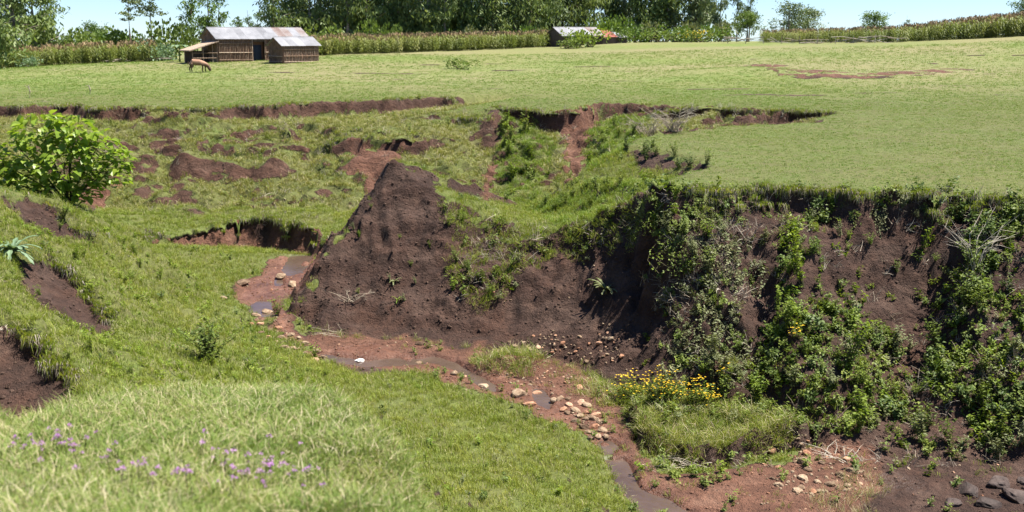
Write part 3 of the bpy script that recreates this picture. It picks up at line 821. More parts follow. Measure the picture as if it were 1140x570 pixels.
L_BUSH = leaf_mat("bush_leaves", [(.11, .19, .018), (.22, .32, .03), (.38, .43, .08)], 1.0, .5, .4, .5)
L_BLUE = leaf_mat("blue_green_leaves", [(.10, .17, .09), (.17, .25, .14), (.24, .32, .19)], 1.0, .3)
M_TWIG = plain_mat("dry_twigs", [(.16, .12, .08), (.30, .25, .19), (.42, .38, .31)], 20, .9)
M_STEM = plain_mat("green_brown_stems", [(.06, .06, .025), (.11, .09, .04)], 20, .8)
M_TWIG0 = None
M_STONE = plain_mat("tan_stone", [(.085, .050, .030), (.20, .135, .085), (.35, .26, .175)], 3, .9, .8)
M_STONE_R = plain_mat("reddish_stone", [(.17, .075, .04), (.32, .17, .10), (.42, .27, .18)], 4, .85, .5)
M_CLOD = plain_mat("earth_clods", [(.032, .018, .013), (.056, .032, .022), (.095, .058, .042)], 6, .95, .5)
M_CLODR = plain_mat("red_earth_clods", [(.08, .037, .023), (.14, .067, .042), (.20, .108, .072)], 6, .95, .5)
M_YEL = leaf_mat("yellow_petals", [(.55, .33, .01), (.72, .48, .02), (.80, .60, .06)], 1, .3)
M_PUR = leaf_mat("purple_petals", [(.28, .10, .34), (.45, .22, .50), (.60, .36, .62)], 1, .3)

# ------------------------------------------------------------------ scattering: one object of points per kind of cover
cellA = (np.gradient(us)[None, :] * D * np.gradient(ds)[:, None] * np.sqrt(1 + slope ** 2))
SRC = {}
def source_collection(name, meshes):
    c = bpy.data.collections.new(name)
    for i, me in enumerate(meshes):
        c.objects.link(bpy.data.objects.new(me.name, me))
    return c

def gn_scatter(name, pos, rot, scl, meshes, seed=0):
    me = bpy.data.meshes.new(name)
    me.vertices.add(len(pos)); me.vertices.foreach_set("co", np.asarray(pos, np.float32).ravel())
    a = me.attributes.new("rot", 'FLOAT_VECTOR', 'POINT'); a.data.foreach_set("vector", np.asarray(rot, np.float32).ravel())
    a = me.attributes.new("scl", 'FLOAT', 'POINT'); a.data.foreach_set("value", np.asarray(scl, np.float32).ravel())
    o = bpy.data.objects.new(name, me); COL.objects.link(o)
    ng = bpy.data.node_groups.new(name, 'GeometryNodeTree')
    ng.interface.new_socket("Geometry", in_out='INPUT', socket_type='NodeSocketGeometry')
    ng.interface.new_socket("Geometry", in_out='OUTPUT', socket_type='NodeSocketGeometry')
    N = ng.nodes; Lk = ng.links
    gi, go = N.new("NodeGroupInput"), N.new("NodeGroupOutput")
    ci = N.new("GeometryNodeCollectionInfo"); ci.inputs[0].default_value = source_collection(name + "_kinds", meshes)
    ci.inputs["Separate Children"].default_value = True; ci.inputs["Reset Children"].default_value = True
    ip = N.new("GeometryNodeInstanceOnPoints"); ip.inputs["Pick Instance"].default_value = True
    ar = N.new("GeometryNodeInputNamedAttribute"); ar.data_type = 'FLOAT_VECTOR'; ar.inputs[0].default_value = "rot"
    asc = N.new("GeometryNodeInputNamedAttribute"); asc.data_type = 'FLOAT'; asc.inputs[0].default_value = "scl"
    rv = N.new("FunctionNodeRandomValue"); rv.data_type = 'INT'
    for s_ in rv.inputs:
        if s_.type == 'INT' and s_.name == 'Max': s_.default_value = len(meshes) - 1
        if s_.type == 'INT' and s_.name == 'Min': s_.default_value = 0
        if s_.name == 'Seed': s_.default_value = seed
    Lk.new(gi.outputs[0], ip.inputs["Points"]); Lk.new(ci.outputs[0], ip.inputs["Instance"])
    Lk.new([q for q in rv.outputs if q.type == 'INT'][0], ip.inputs["Instance Index"])
    Lk.new([q for q in ar.outputs if q.enabled][0], ip.inputs["Rotation"]); Lk.new([q for q in asc.outputs if q.enabled][0], ip.inputs["Scale"])
    Lk.new(ip.outputs[0], go.inputs[0])
    md = o.modifiers.new("scatter", 'NODES'); md.node_group = ng
    return o

def scatter(name, dens, meshes, s0, s1, label, cat, tilt=.15, follow=.3, seed=1, umax=.56, sink=0.0, grow=False):
    r = np.random.default_rng(seed)
    lam = dens * cellA * (np.abs(U) < umax)
    lam = lam[:-1, :-1]
    cnt = r.poisson(np.clip(lam, 0, 50))
    ii, jj = np.nonzero(cnt); k = cnt[ii, jj]
    ii, jj = np.repeat(ii, k), np.repeat(jj, k)
    a, b = r.random(len(ii)), r.random(len(ii))
    def bil(A): return (A[ii, jj]*(1-a) + A[ii+1, jj]*a)*(1-b) + (A[ii, jj+1]*(1-a) + A[ii+1, jj+1]*a)*b
    p = np.stack([bil(X), bil(Y), bil(Z) - sink], 1)
    gx, gy = GX[ii, jj], GY[ii, jj]
    # lean partly with the slope
    rx = follow * np.arctan(gy) + r.normal(0, tilt, len(ii)); ry = -follow * np.arctan(gx) + r.normal(0, tilt, len(ii))
    rot = np.stack([rx, ry, r.uniform(0, 6.283, len(ii))], 1)
    sc = r.uniform(s0, s1, len(ii)) * (np.interp(p[:, 1], [55, 75, 125], [1, 1.7, 2.4]) if grow else 1)
    o = gn_scatter(name, p, rot, sc, meshes, seed)
    tag(o, label, cat, kind="stuff")
    print("scatter", name, len(ii))
    return o

turf = np.clip(1 - soil * 1.6, 0, 1) * (1 - wat)
edge = fbm(X * .35, Y * .35, 0, 3, 71)
patchy = np.clip(.95 + 1.2 * fbm(X * .8, Y * .8, 0, 4, 72, .65), .2, 1.6)
near = (Y < 12.5) & (Z > CZ - 4.2)
bankz = (~near) & (Y < 47.5) & (onpl < .5)
fieldz = (onpl >= .5) | (Y > 68)
slz = (~near) & (~bankz) & (~fieldz)

short = [tuft("short_grass", [G_FIELD, G_DRY], 10 + i, 15, .09, .065, .008, .9, .07) for i in range(5)]
bankt = [tuft("bank_grass", [G_BANK, G_DRY], 20 + i, 15, .11, .17, .010, .7, .10) for i in range(6)]
tuss = [tuft("tussock", [G_SLUMP, G_DRY], 30 + i, 20, .16, .24, .016, .9, .14) for i in range(5)]
lusht = [tuft("lush_grass", [G_LUSH, G_BANK], 40 + i, 18, .14, .26, .014, .7, .3) for i in range(5)]
neart = [tuft("near_grass", [G_NEAR, G_DRY], 50 + i, 15, .08, .055 + .02 * i, .0065, 1.3, .08 + .04 * i) for i in range(6)]
strawt = [tuft("straw_tuft", [G_DRY, G_NEAR], 60 + i, 6, .05, .24, .005, .8, .3) for i in range(4)]

scatter("near_turf", near * 520 * np.clip(1 + .9 * fbm(X * 2, Y * 2, 0, 3, 75), .15, 2) * np.clip((Y - 3.5) / 1, 0, 1), neart, .6, 1.25, "blurred green turf on the near bank at the bottom of the picture", "grass", .25, .5, 101)
scatter("straw_grass", near * 30 * np.clip(.4 + 1.6 * fbm(X * .5, Y * .5, 3, 2, 73) + .6 * (X > -1.2), 0, 2), strawt, .6, 1.2, "pale dry straw standing in the near turf", "dry grass", .35, .3, 102)
scatter("bank_turf", bankz * turf * patchy * 75 * (Y > 14), bankt, .5, 1.25, "green and yellow grass covering the gully banks this side of the stream", "grass", .2, .5, 103)
bn = fbm(X * .45, Y * .45, 8, 4, 77, .65)
scatter("bank_straw", bankz * turf * (Y > 14) * np.clip(bn * 2.2, 0, 1) * 16, [tuft("dead_grass", [G_DRY, G_BANK], 65 + i, 12, .13, .15, .009, 1.3, .35) for i in range(4)], .5, 1.15, "yellowed dead grass in patches on the gully banks", "dry grass", .3, .5, 119)
scatter("tussock_grass", slz * turf * patchy * 24 * (1 - lush), tuss, .5, 1.15, "rough tussock grass on the slumped ground below the far rim", "grass", .25, .5, 104)
scatter("lush_grass", (bankz | slz) * (lush > .3) * (Y > 30) * 30, lusht, .5, 1.1, "bright green lush grass in the middle hollows", "grass", .2, .4, 105)
fd = np.interp(Y, [30, 45, 60, 75, 95, 125, 126], [60, 55, 40, 17, 9, 6, 0])
scatter("pasture_turf", fieldz * turf * fd * np.clip(.8 + .6 * fbm(X * .3, Y * .3, 0, 3, 74), .3, 1.5) * (1 - .6 * worn), short, .6, 1.3, "short grazed turf of the pasture above the cliff", "grass", .15, .3, 106, grow=True)
scatter("pasture_tussocks", fieldz * turf * (Y < 70) * .35 * np.clip(.4 + 2 * fbm(X * .3, Y * .3, 4, 3, 76), 0, 2), tuss, .3, .7, "scattered coarse tussocks on the grazed pasture", "grass", .2, .3, 109)
# ragged fringe hanging over every rim
def drop_tuft(seed):
    rd = random.Random(seed); mb = MB()
    for i in range(16):
        a = rd.uniform(0, 6.283); r = .10 * math.sqrt(rd.random()); L = rd.uniform(.06, .24); out = rd.uniform(.2, .7) * L
        b = Vector((r * math.cos(a), .5 * r * math.sin(a), 0)); hang = rd.random() < .55
        m = b + Vector((rd.gauss(0, .03), -out, .05 + .03 * rd.random())); t = m + Vector((rd.gauss(0, .04), -out * .4, -L if hang else L * .4))
        sx = Vector((.006, .002, 0)); mi = 1 if rd.random() < (.3 if hang else .1) else 0
        mb.add([b - sx, b + sx, m + sx, m - sx, t], [(0, 1, 2, 3), (3, 2, 4)], mi)
    return mb.mesh("hanging_tuft", [G_BANK, M_TWIG])
hang = [drop_tuft(95 + i) for i in range(5)]
fr_ = np.array(FR); r_ = np.random.default_rng(9)
fr_ = np.repeat(fr_, 5, 0); fr_ = fr_[r_.random(len(fr_)) < np.clip(.45 + 1.1 * vnoise(fr_[:, 0] * 1.3, fr_[:, 1] * .2, 0, 99), .05, 1)]; fr_ = fr_ + r_.normal(0, 1, fr_.shape) * np.array([.06, .10, .015])
tag(gn_scatter("rim_fringe", fr_, np.stack([r_.normal(0, .15, len(fr_)), r_.normal(0, .15, len(fr_)), r_.normal(0, .5, len(fr_))], 1), r_.uniform(.6, 1.35, len(fr_)) * np.where(fr_[:, 1] > 40, 1.1, 1), hang, 4), "ragged grass and roots hanging over the broken edges of the turf", "grass", kind="stuff")
# ------------------------------------------------------------------ herbs, shrubs and stones of the gully
def herb_mesh(seed, leafm, h, ns, nl, L, w, spread=.5, fancy=False, stemr=.006):
    """(stems mesh, leaves mesh)"""
    rd = random.Random(seed); sb, lb = MB(), MB()
    for i in range(ns):
        az = rd.uniform(0, 6.283); out = spread * rd.uniform(.1, 1); hh = h * rd.uniform(.55, 1.05)
        p = [Vector((.03 * math.cos(az), .03 * math.sin(az), -.05)), Vector((out * .4 * math.cos(az), out * .4 * math.sin(az), hh * .55)), Vector((out * math.cos(az), out * math.sin(az), hh))]
        tube(sb, p, [stemr, stemr * .8, stemr * .4], 4)
        for k in range(nl):
            t = rd.uniform(.15, 1.0)
            q = p[0].lerp(p[1], t / .5) if t < .5 else p[1].lerp(p[2], (t - .5) / .5)
            la = rd.uniform(0, 6.283); d = (math.cos(la), math.sin(la), rd.uniform(-.25, .7))
            f = leaf if fancy else leaf4
            s = rd.uniform(.6, 1.15)
            f(lb, q, d, L * s, w * s, droop=rd.uniform(.05, .4), roll=rd.uniform(-.7, .7))
    return sb.mesh("stems", M_STEM), lb.mesh("foliage", leafm)

def small_herb(name, mats, seed, h, ns, nl, L, w, spread):
    rd = random.Random(seed); mb = MB()
    for i in range(ns):
        az = rd.uniform(0, 6.283); out = spread * rd.uniform(.2, 1); hh = h * rd.uniform(.4, 1.05)
        for k in range(nl):
            t = rd.uniform(.1, 1); la = rd.uniform(0, 6.283); s = rd.uniform(.6, 1.2)
            leaf4(mb, (out * t * math.cos(az), out * t * math.sin(az), hh * t), (math.cos(la), math.sin(la), rd.uniform(-.2, .8)), L * s, w * s, rd.uniform(0, .4), 0, rd.uniform(-.8, .8))
    return mb.mesh(name, mats)

herbs_d = [small_herb("small_herb", L_HERB, 200 + i, .28, 6, 9, .085, .045, .16) for i in range(4)]
herbs_b = [small_herb("bright_herb", L_BRIGHT, 210 + i, .26, 5, 9, .09, .05, .15) for i in range(3)]
herbs_g = [small_herb("grey_herb", L_DULL, 220 + i, .32, 7, 10, .07, .028, .18) for i in range(4)]
herbs_k = [small_herb("dark_herb", L_DARK, 230 + i, .34, 6, 10, .10, .055, .2) for i in range(3)]
drys = []
for i in range(4):
    rd = random.Random(240 + i); mb = MB()
    for k in range(14):
        az = rd.uniform(0, 6.283); l = rd.uniform(.12, .42); b0 = Vector((rd.gauss(0, .06), rd.gauss(0, .06), -.03))
        e = b0 + Vector((l * .6 * math.cos(az), l * .6 * math.sin(az), l * rd.uniform(.2, 1)))
        tube(mb, [b0, (b0 + e) / 2 + Vector((0, 0, .03)), e], [.005, .004, .002], 3)
    drys.append(mb.mesh("dry_stalks", M_TWIG))

VEG = {
    "nose": [(712, 208), (745, 212), (800, 214), (812, 236), (772, 262), (740, 300), (722, 275), (716, 240)],
    "grey": [(742, 262), (800, 245), (850, 262), (846, 300), (806, 330), (834, 395), (826, 440), (742, 425), (738, 330)],
    "rib": [(866, 250), (918, 250), (914, 318), (945, 345), (1000, 385), (1010, 470), (950, 494), (890, 474), (830, 446), (848, 380), (868, 330)],
    "right": [(1066, 222), (1160, 226), (1160, 512), (1000, 506), (990, 440), (1036, 395), (1072, 330), (1068, 270)],
    "saddle": [(495, 222), (540, 238), (580, 249), (620, 254), (660, 245), (705, 230), (712, 262), (690, 290), (640, 282), (600, 285), (575, 330), (520, 335), (500, 290)],
    "base": [(690, 428), (745, 432), (820, 442), (900, 462), (890, 484), (800, 470), (705, 458)],
}
vm = {k: plot(np.zeros_like(Z), p) for k, p in VEG.items()}
clump = fbm(X * 1.1, Y * 1.1, Z * 1.1, 3, 81, .6)
cl = np.clip((clump + .18) / .3, 0, 1)
cl2 = np.clip((fbm(X * .9, Y * .9, Z * .9, 3, 82, .6) + .05) / .25, 0, 1)
riml = np.clip(blur(((sm_slope > .7) & (onpl > .1)).astype(float), 5) * 2.5, 0, 1) * ((Y < 34) & (Y > 29) & (U > .12))
veg_all = np.clip(sum(vm.values()), 0, 1)
cliffz = ((Y > 23) & (Y < 33.5) & (U > .12) & (onpl < .8)).astype(float)
scatter("cliff_herbs", vm["nose"] * 16 * cl + vm["rib"] * 19 * cl + vm["right"] * 18 * cl + vm["saddle"] * 5 * cl + vm["grey"] * 4 * cl2 + riml * 4 * cl2 + cliffz * 1.6 + vm["base"] * 8, herbs_d, .5, 1.3, "small dark green herbs carpeting the cliff face", "weeds", .3, .5, 111)
scatter("bright_herbs", vm["nose"] * 9 * cl2 + vm["rib"] * 14 * cl2 + vm["right"] * 9 * cl2 + vm["saddle"] * 3 * cl2 + riml * 3 + cliffz * .8 * cl2, herbs_b, .5, 1.3, "small bright green herbs in patches on the cliff face", "weeds", .3, .5, 112)
scatter("grey_herbs", vm["grey"] * 20 * cl + vm["rib"] * 5 * cl2 + vm["right"] * 5 * cl2 + vm["saddle"] * 5 * cl2 + vm["base"] * 8 + riml * 4 * cl, herbs_g, .5, 1.25, "grey green scrubby herbs on the nose of the cliff", "weeds", .3, .5, 113)
scatter("dark_herbs", vm["right"] * 7 * cl2 + vm["nose"] * 2 * cl2 + riml * 3 + vm["rib"] * 3, herbs_k, .6, 1.4, "dark shaded leaves thick on the right end of the cliff", "weeds", .3, .5, 114)
scatter("dry_stalks", vm["grey"] * 7 + vm["right"] * 4 + cliffz * 1.2 + riml * 5 + vm["saddle"] * 3 + slump * .5, drys, .6, 1.5, "dry brown stalks and roots hanging on the gully sides", "dry stalks", .5, .6, 115)
scatter("saddle_grass", vm["saddle"] * 48 * np.clip(1.2 - .5 * cl, 0, 1) + vm["base"] * 18 + vm["rib"] * 3, bankt, .7, 1.6, "grass hanging over the low saddle beside the mound", "grass", .4, .7, 116)
hillm = plot(np.zeros_like(Z), [(0, 225), (60, 240), (130, 265), (220, 300), (270, 380), (380, 432), (200, 440), (110, 400), (60, 350), (0, 320)])
scatter("hillside_herbs", hillm * 6 * cl * turf + slz * lush * 3 * cl2, herbs_b, .4, .95, "bright leafy herbs among the grass of the left slope", "weeds", .25, .4, 117)
scatter("bank_herbs", bankz * turf * (Y > 16) * (Y < 42) * (U < .1) * (np.clip(-bn * 2.5 - .2, 0, 1) * 5 + .5), herbs_g + herbs_k + herbs_b, .3, .85, "mixed weeds in the grass between near bank and stream", "weeds", .25, .4, 120)
scatter("slump_herbs", slz * turf * 1.2 * cl2 + (lush > .3) * (Y > 36) * 3 * cl2 * (slz | bankz), herbs_d, .5, 1.3, "dark herbs dotted over the slumped ground", "weeds", .3, .4, 118)

# clods and pebbles
clods = [rock_mesh("clod", M_CLOD, 300 + i, 1, .75, .3) for i in range(3)]
clodr = [rock_mesh("red_clod", M_CLODR, 310 + i, 1, .75, .3) for i in range(3)]
pebs = [rock_mesh("pebble", M_STONE, 320 + i, 1, .65, .25) for i in range(3)] + [rock_mesh("red_pebble", M_STONE_R, 330, 1, .65, .25)]
bare = np.clip(soil * 1.5 - .5, 0, 1) * (1 - wat)
scatter("earth_clods", bare * (red < .5) * np.where(Y < 45, 26, 5) * np.clip(.5 + clump * 1.5, .1, 2) * (Y < 62), clods, .03, .13, "crumbled clods of dark earth lying on the bare slopes", "clods", .5, 0, 121)
scatter("red_clods", bare * (red >= .5) * np.where(Y < 45, 22, 5) * np.clip(.5 + clump * 1.5, .1, 2) * (Y < 62), clodr, .03, .11, "crumbled clods of red earth beside the stream", "clods", .5, 0, 122)
STONY = [[(278, 355), (300, 360), (335, 378), (362, 398), (345, 404), (300, 378), (280, 366)], [(625, 446), (648, 452), (668, 470), (672, 490), (655, 486), (632, 466)], [(570, 375), (690, 372), (700, 410), (640, 404), (590, 396), (556, 380)],
         [(860, 500), (905, 496), (960, 512), (955, 545), (880, 552), (850, 530)], [(530, 408), (560, 414), (640, 418), (650, 440), (600, 430), (545, 420)]]
stz = np.zeros_like(Z)
for p in STONY: stz = plot(stz, p)
scatter("pebbles", stz * 34 * (1 - wat) + mudm * (1 - wat) * 2.5 + bare * (Y < 34) * (Y > 29) * (U < .12) * (U > -.06) * 1.2 * (sm_slope > .5), pebs, .04, .12, "small pale pebbles strewn along the stream", "pebbles", .5, 0, 123, sink=-.005)

mudedge = np.clip(blur(mudm, 9, 2) * 2 - .3, 0, 1) * (1 - wat) * (U > -.1) * (1 - .75 * (blur(mudm, 12, 2) > .97))
scatter("mud_weeds", mudedge * 5 * cl2 * (sm_slope < 1), herbs_d, .35, .9, "low weeds creeping over the edge of the mud", "weeds", .3, .4, 124)
cornerm = plot(np.zeros_like(Z), [(890, 500), (1000, 505), (1140, 512), (1140, 540), (1040, 545), (960, 530), (900, 520)])
scatter("corner_weeds", cornerm * 7 * cl2, herbs_g + herbs_d, .4, 1.0, "scrubby weeds on the mud under the right end of the cliff", "weeds", .3, .4, 126)
scatter("mud_grass", mudedge * 9 * cl * (sm_slope < 1), bankt, .5, 1.2, "grass creeping over the edge of the mud", "grass", .3, .4, 125)
# single plants on the cliff and slopes -------------------------------------------------
def plant(kind, pos, s, rz, label, cat, group=None, tilt=(0, 0), name="herb"):
    if kind not in SRC:
        SRC[kind] = KINDS[kind]()
    sm_, lm_ = SRC[kind]
    e = empty(name, pos, rz); e.rotation_euler = (tilt[0], tilt[1], rz); e.scale = (s, s, s)
    o = bpy.data.objects.new("stems", sm_); COL.objects.link(o); o.parent = e
    o = bpy.data.objects.new("foliage", lm_); COL.objects.link(o); o.parent = e
    return tag(e, label, cat, group)
KINDS = {
    "leafy0": lambda: herb_mesh(401, L_BRIGHT, .75, 11, 22, .10, .05, .36, True),
    "leafy1": lambda: herb_mesh(402, L_HERB, .7, 12, 22, .095, .045, .40, True),
    "dark0": lambda: herb_mesh(403, L_HERB, .8, 12, 22, .11, .055, .45, True),
    "dark1": lambda: herb_mesh(404, L_DARK, .7, 11, 20, .12, .06, .42, True),
    "grey0": lambda: herb_mesh(405, L_DULL, .7, 14, 20, .10, .035, .36),
    "grey1": lambda: herb_mesh(406, L_DULL, .8, 14, 18, .12, .04, .34),
    "shrub0": lambda: herb_mesh(407, L_HERB, .8, 34, 30, .09, .045, .75),
    "tall0": lambda: herb_mesh(408, L_BRIGHT, 1.0, 9, 26, .10, .045, .24, True),
    "fine0": lambda: herb_mesh(409, L_BRIGHT, .6, 16, 20, .07, .03, .35),
}
def creeper(seed, leafm):
    rd = random.Random(seed); sb, lb = MB(), MB()
    for i in range(9):
        x0 = rd.gauss(0, .18); p = [Vector((x0, .1, .1))]; L = rd.uniform(.6, 1.5)
        for k in range(1, 6): p.append(Vector((x0 + rd.gauss(0, .06) * k, .1 - .12 * k - L * .10 * k, .1 + (.06 if k == 1 else 0) - L * .17 * (k - .6))))
        tube(sb, p, [.006] * 6, 3, cap=False)
        for k in range(26):
            t = rd.uniform(0, 4.99); q = p[int(t)].lerp(p[int(t) + 1], t % 1); a = rd.uniform(0, 6.28); s = rd.uniform(.6, 1.2)
            leaf4(lb, q, (math.cos(a), math.sin(a) - .5, rd.uniform(-.3, .6)), .085 * s, .05 * s, .3, 0, rd.uniform(-.6, .6))
    return sb.mesh("stems", M_STEM), lb.mesh("foliage", leafm)
KINDS["trail0"] = lambda: creeper(451, L_BRIGHT)
KINDS["trail1"] = lambda: creeper(452, L_HERB)
KINDS["trail2"] = lambda: creeper(453, L_DULL)
def in_poly(poly, n, seed):
    rd = random.Random(seed); xs = [p[0] for p in poly]; ys = [p[1] for p in poly]; res = []; sep = 9.0
    for _ in range(6000):
        if len(res) >= n: break
        sep *= .999
        x, y = rd.uniform(min(xs), max(xs)), rd.uniform(min(ys), max(ys)); c = False
        for (ax, ay), (bx_, by_) in zip(poly, poly[1:] + poly[:1]):
            if (ay > y) != (by_ > y) and x < (bx_ - ax) * (y - ay) / (by_ - ay) + ax: c = not c
        if c and all(math.hypot(x - a, y - b) > sep for a, b in res): res.append((x, y))
    return res
rd = random.Random(5)
ORD = "first second third fourth fifth sixth seventh eighth ninth tenth eleventh twelfth thirteenth fourteenth fifteenth sixteenth seventeenth eighteenth nineteenth twentieth".split()
ORD += ["twenty " + o for o in ORD[:9]] + ["thirtieth"] + ["thirty " + o for o in ORD[:9]]
def nth(label, i, n): return label + ", " + (("leftmost of all" if i == 0 else "rightmost of all") if i in (0, n - 1) else ORD[i] + " from the left")
def plants_in(poly, n, kinds, s0, s1, label, cat, group, seed, name="herb"):
    lst = sorted(in_poly(poly, n, seed))
    for i, (x, y) in enumerate(lst):
        p = hit(x, y)
        kd = rd.choice(kinds)
        plant(kd, p, rd.uniform(s0, s1), rd.gauss(0, .35) if kd.startswith("trail") else rd.uniform(0, 6.28), nth(label, i, len(lst)), cat, group, (rd.uniform(.05, .5), rd.uniform(-.25, .25)), name)
plants_in(VEG["nose"], 16, ["leafy0", "trail0", "trail1", "leafy1"], .6, 1.0, "leafy green plant at the top of the cliff's nose", "plant", "leafy plants topping the cliff nose", 1)
plants_in(VEG["grey"], 22, ["grey0", "grey1", "trail2", "fine0"], .7, 1.1, "scrubby grey plant on the nose of the cliff", "plant", "scrubby plants on the cliff nose", 2)
plants_in(VEG["rib"], 30, ["leafy0", "trail0", "fine0", "grey1", "tall0", "trail1"], .6, 1.05, "bright plant on the middle rib of the cliff", "plant", "leafy plants on the cliff rib", 3)
plants_in(VEG["right"], 34, ["dark0", "dark1", "leafy1", "grey1", "trail1", "trail0"], .7, 1.15, "dark plant in the cliff's right hand thicket", "plant", "dark plants in the right thicket", 4)
plants_in([(800, 226), (1080, 230), (1080, 252), (800, 248)], 18, ["trail1", "trail2", "trail0", "grey0"], .4, .8, "small plant hanging under the pasture edge", "plant", "plants hanging under the pasture edge", 6)
plants_in([(926, 250), (1060, 250), (1050, 400), (960, 400), (935, 340)], 12, ["grey1", "fine0", "leafy1"], .35, .6, "small herb alone on the bare earth right of the rib", "plant", "herbs on the bare cliff", 7)
plants_in(VEG["saddle"], 10, ["leafy1", "fine0", "grey0"], .5, .8, "herb among the grass of the low saddle", "plant", "herbs on the saddle", 8)
plants_in([(380, 220), (480, 240), (520, 340), (400, 345)], 9, ["fine0", "grey1"], .25, .42, "tiny herb alone on the bare flank of the mound", "plant", "herbs on the mound", 9)
plants_in([(60, 235), (130, 268), (210, 310), (180, 330), (90, 300), (40, 290)], 12, ["leafy0", "fine0"], .4, .65, "yellowish weed on the slope under the big bush", "plant", "weeds on the left slope", 10)
plants_in([(20, 300), (120, 360), (150, 420), (90, 420), (40, 350)], 6, ["fine0", "leafy0"], .3, .5, "small green weed beside the bare earth at left", "plant", "weeds by the bare earth", 11)
plants_in([(240, 395), (350, 405), (420, 440), (330, 436), (230, 428)], 14, ["leafy0", "fine0", "leafy1"], .35, .6, "low weed on the slope behind the near bank", "plant", "weeds behind the near bank", 12)
plants_in([(600, 215), (660, 205), (720, 210), (690, 232), (610, 240)], 14, ["leafy1", "dark0", "fine0"], .5, .95, "leafy plant on the green hummock behind the saddle", "plant", "plants on the hummock", 13)
plants_in([(560, 135), (585, 145), (600, 190), (570, 220), (556, 180)], 10, ["leafy0", "leafy1"], .8, 1.3, "lush plant on the green slump left of the red channel", "plant", "plants on the left green slump", 14)
plants_in([(660, 150), (690, 132), (715, 140), (690, 165), (655, 190)], 8, ["leafy0", "fine0", "leafy1"], .7, 1.2, "lush plant on the green slump right of the red channel", "plant", "plants on the right green slump", 15)
plants_in([(695, 162), (732, 164), (788, 184), (765, 188), (700, 180)], 9, ["dark0", "dark1"], .6, .9, "dark plant in the shaded hollow at the pasture's edge", "plant", "plants in the shaded hollow", 16)

def one(kind, px, py, s, label, cat="plant", tilt=.15, name="herb"):
    return plant(kind, hit(px, py), s, px * .37, label, cat, None, (tilt, .05), name)
one("shrub0", 233, 404, 1.2, "dark green rounded shrub on the slope behind the near bank", "shrub", .05, "shrub")
one("tall0", 893, 320, 1.5, "tall bright green plant standing high on the cliff rib", "plant", .3)
one("tall0", 938, 420, 1.5, "bright yellow green plant low in the middle of the cliff", "plant", .3)
one("tall0", 1024, 290, .9, "lone bright plant on bare earth near the cliff's right end", "plant", .3)
one("leafy0", 792, 268, .8, "round bright plant on the upper nose of the cliff", "plant", .3)
one("grey1", 735, 440, 1.2, "grey green bush just above the yellow flowers", "shrub", .2, "shrub")
one("leafy1", 808, 448, 1.2, "broad leafy plant at the cliff foot right of the yellow flowers", "plant", .2)
one("grey0", 1110, 515, 1.0, "pale leafy plant at the cliff foot in the right corner", "plant", .2)
one("fine0", 308, 352, 1.0, "grassy green plant beside the dark pool under the mound", "plant", .1)
one("leafy0", 352, 402, .7, "bright sprig growing among the stones by the stream", "plant", .1)
one("leafy1", 100, 225, .9, "dark leafy weed under the right side of the big bush", "plant", .1)
one("leafy0", 400, 265, .35, "tiny pale plant high on the left edge of the mound", "plant", .1)

# spiky rosette on the face below the saddle: long arching leaves
def rosette(name, pos, n, L, w, mat, label, cat, seed, up=.7):
    rd = random.Random(seed); e = empty(name, pos); mb0 = MB()
    tube(mb0, [(0, 0, -.05), (0, 0, .12)], [.03, .025], 6); mb0.build("stem", M_STEM, e)
    for i in range(n):
        az = 2.4 * i + rd.uniform(-.3, .3); mb = MB(); l = L * rd.uniform(.7, 1.1); el = rd.uniform(.15, 1.0) * up
        path = [Vector((t * l * math.cos(az) * (1 - .0 * t), t * l * math.sin(az), .08 + l * (el * t * 1.4 - .75 * t * t))) for t in (0, .22, .4, .58, .74, .88, 1)]
        side = Vector((-math.sin(az), math.cos(az), 0)); ws = (.25, 1.0, .55, 1.0, .5, .8, .05)
        vs = []
        for p, k in zip(path, ws): vs += [p - side * w * k / 2 + Vector((0, 0, .12 * w)), p, p + side * w * k / 2 + Vector((0, 0, .12 * w))]
        fs = []
        for k in range(6):
            a = 3 * k; fs += [(a, a + 1, a + 4, a + 3), (a + 1, a + 2, a + 5, a + 4)]
        mb.add(vs, fs); mb.build("leaf", mat, e)
    return tag(e, label, cat)
rosette("rosette_plant", hit(675, 328), 22, .55, .09, L_DULL, "pale rosette plant with long leaves on the bare face below the saddle", "plant", 21, 1.0)
rosette("rosette_plant", hit(14, 284), 30, .62, .13, L_BLUE, "large blue green thistle like plant at the left edge", "plant", 22, .9)
rosette("rosette_plant", hit(438, 318), 10, .26, .05, L_DULL, "small rosette of pale leaves low on the mound", "plant", 23, .9)
rosette("rosette_plant", hit(443, 338), 8, .2, .04, L_BRIGHT, "tiny rosette of leaves near the foot of the mound", "plant", 24, .9)

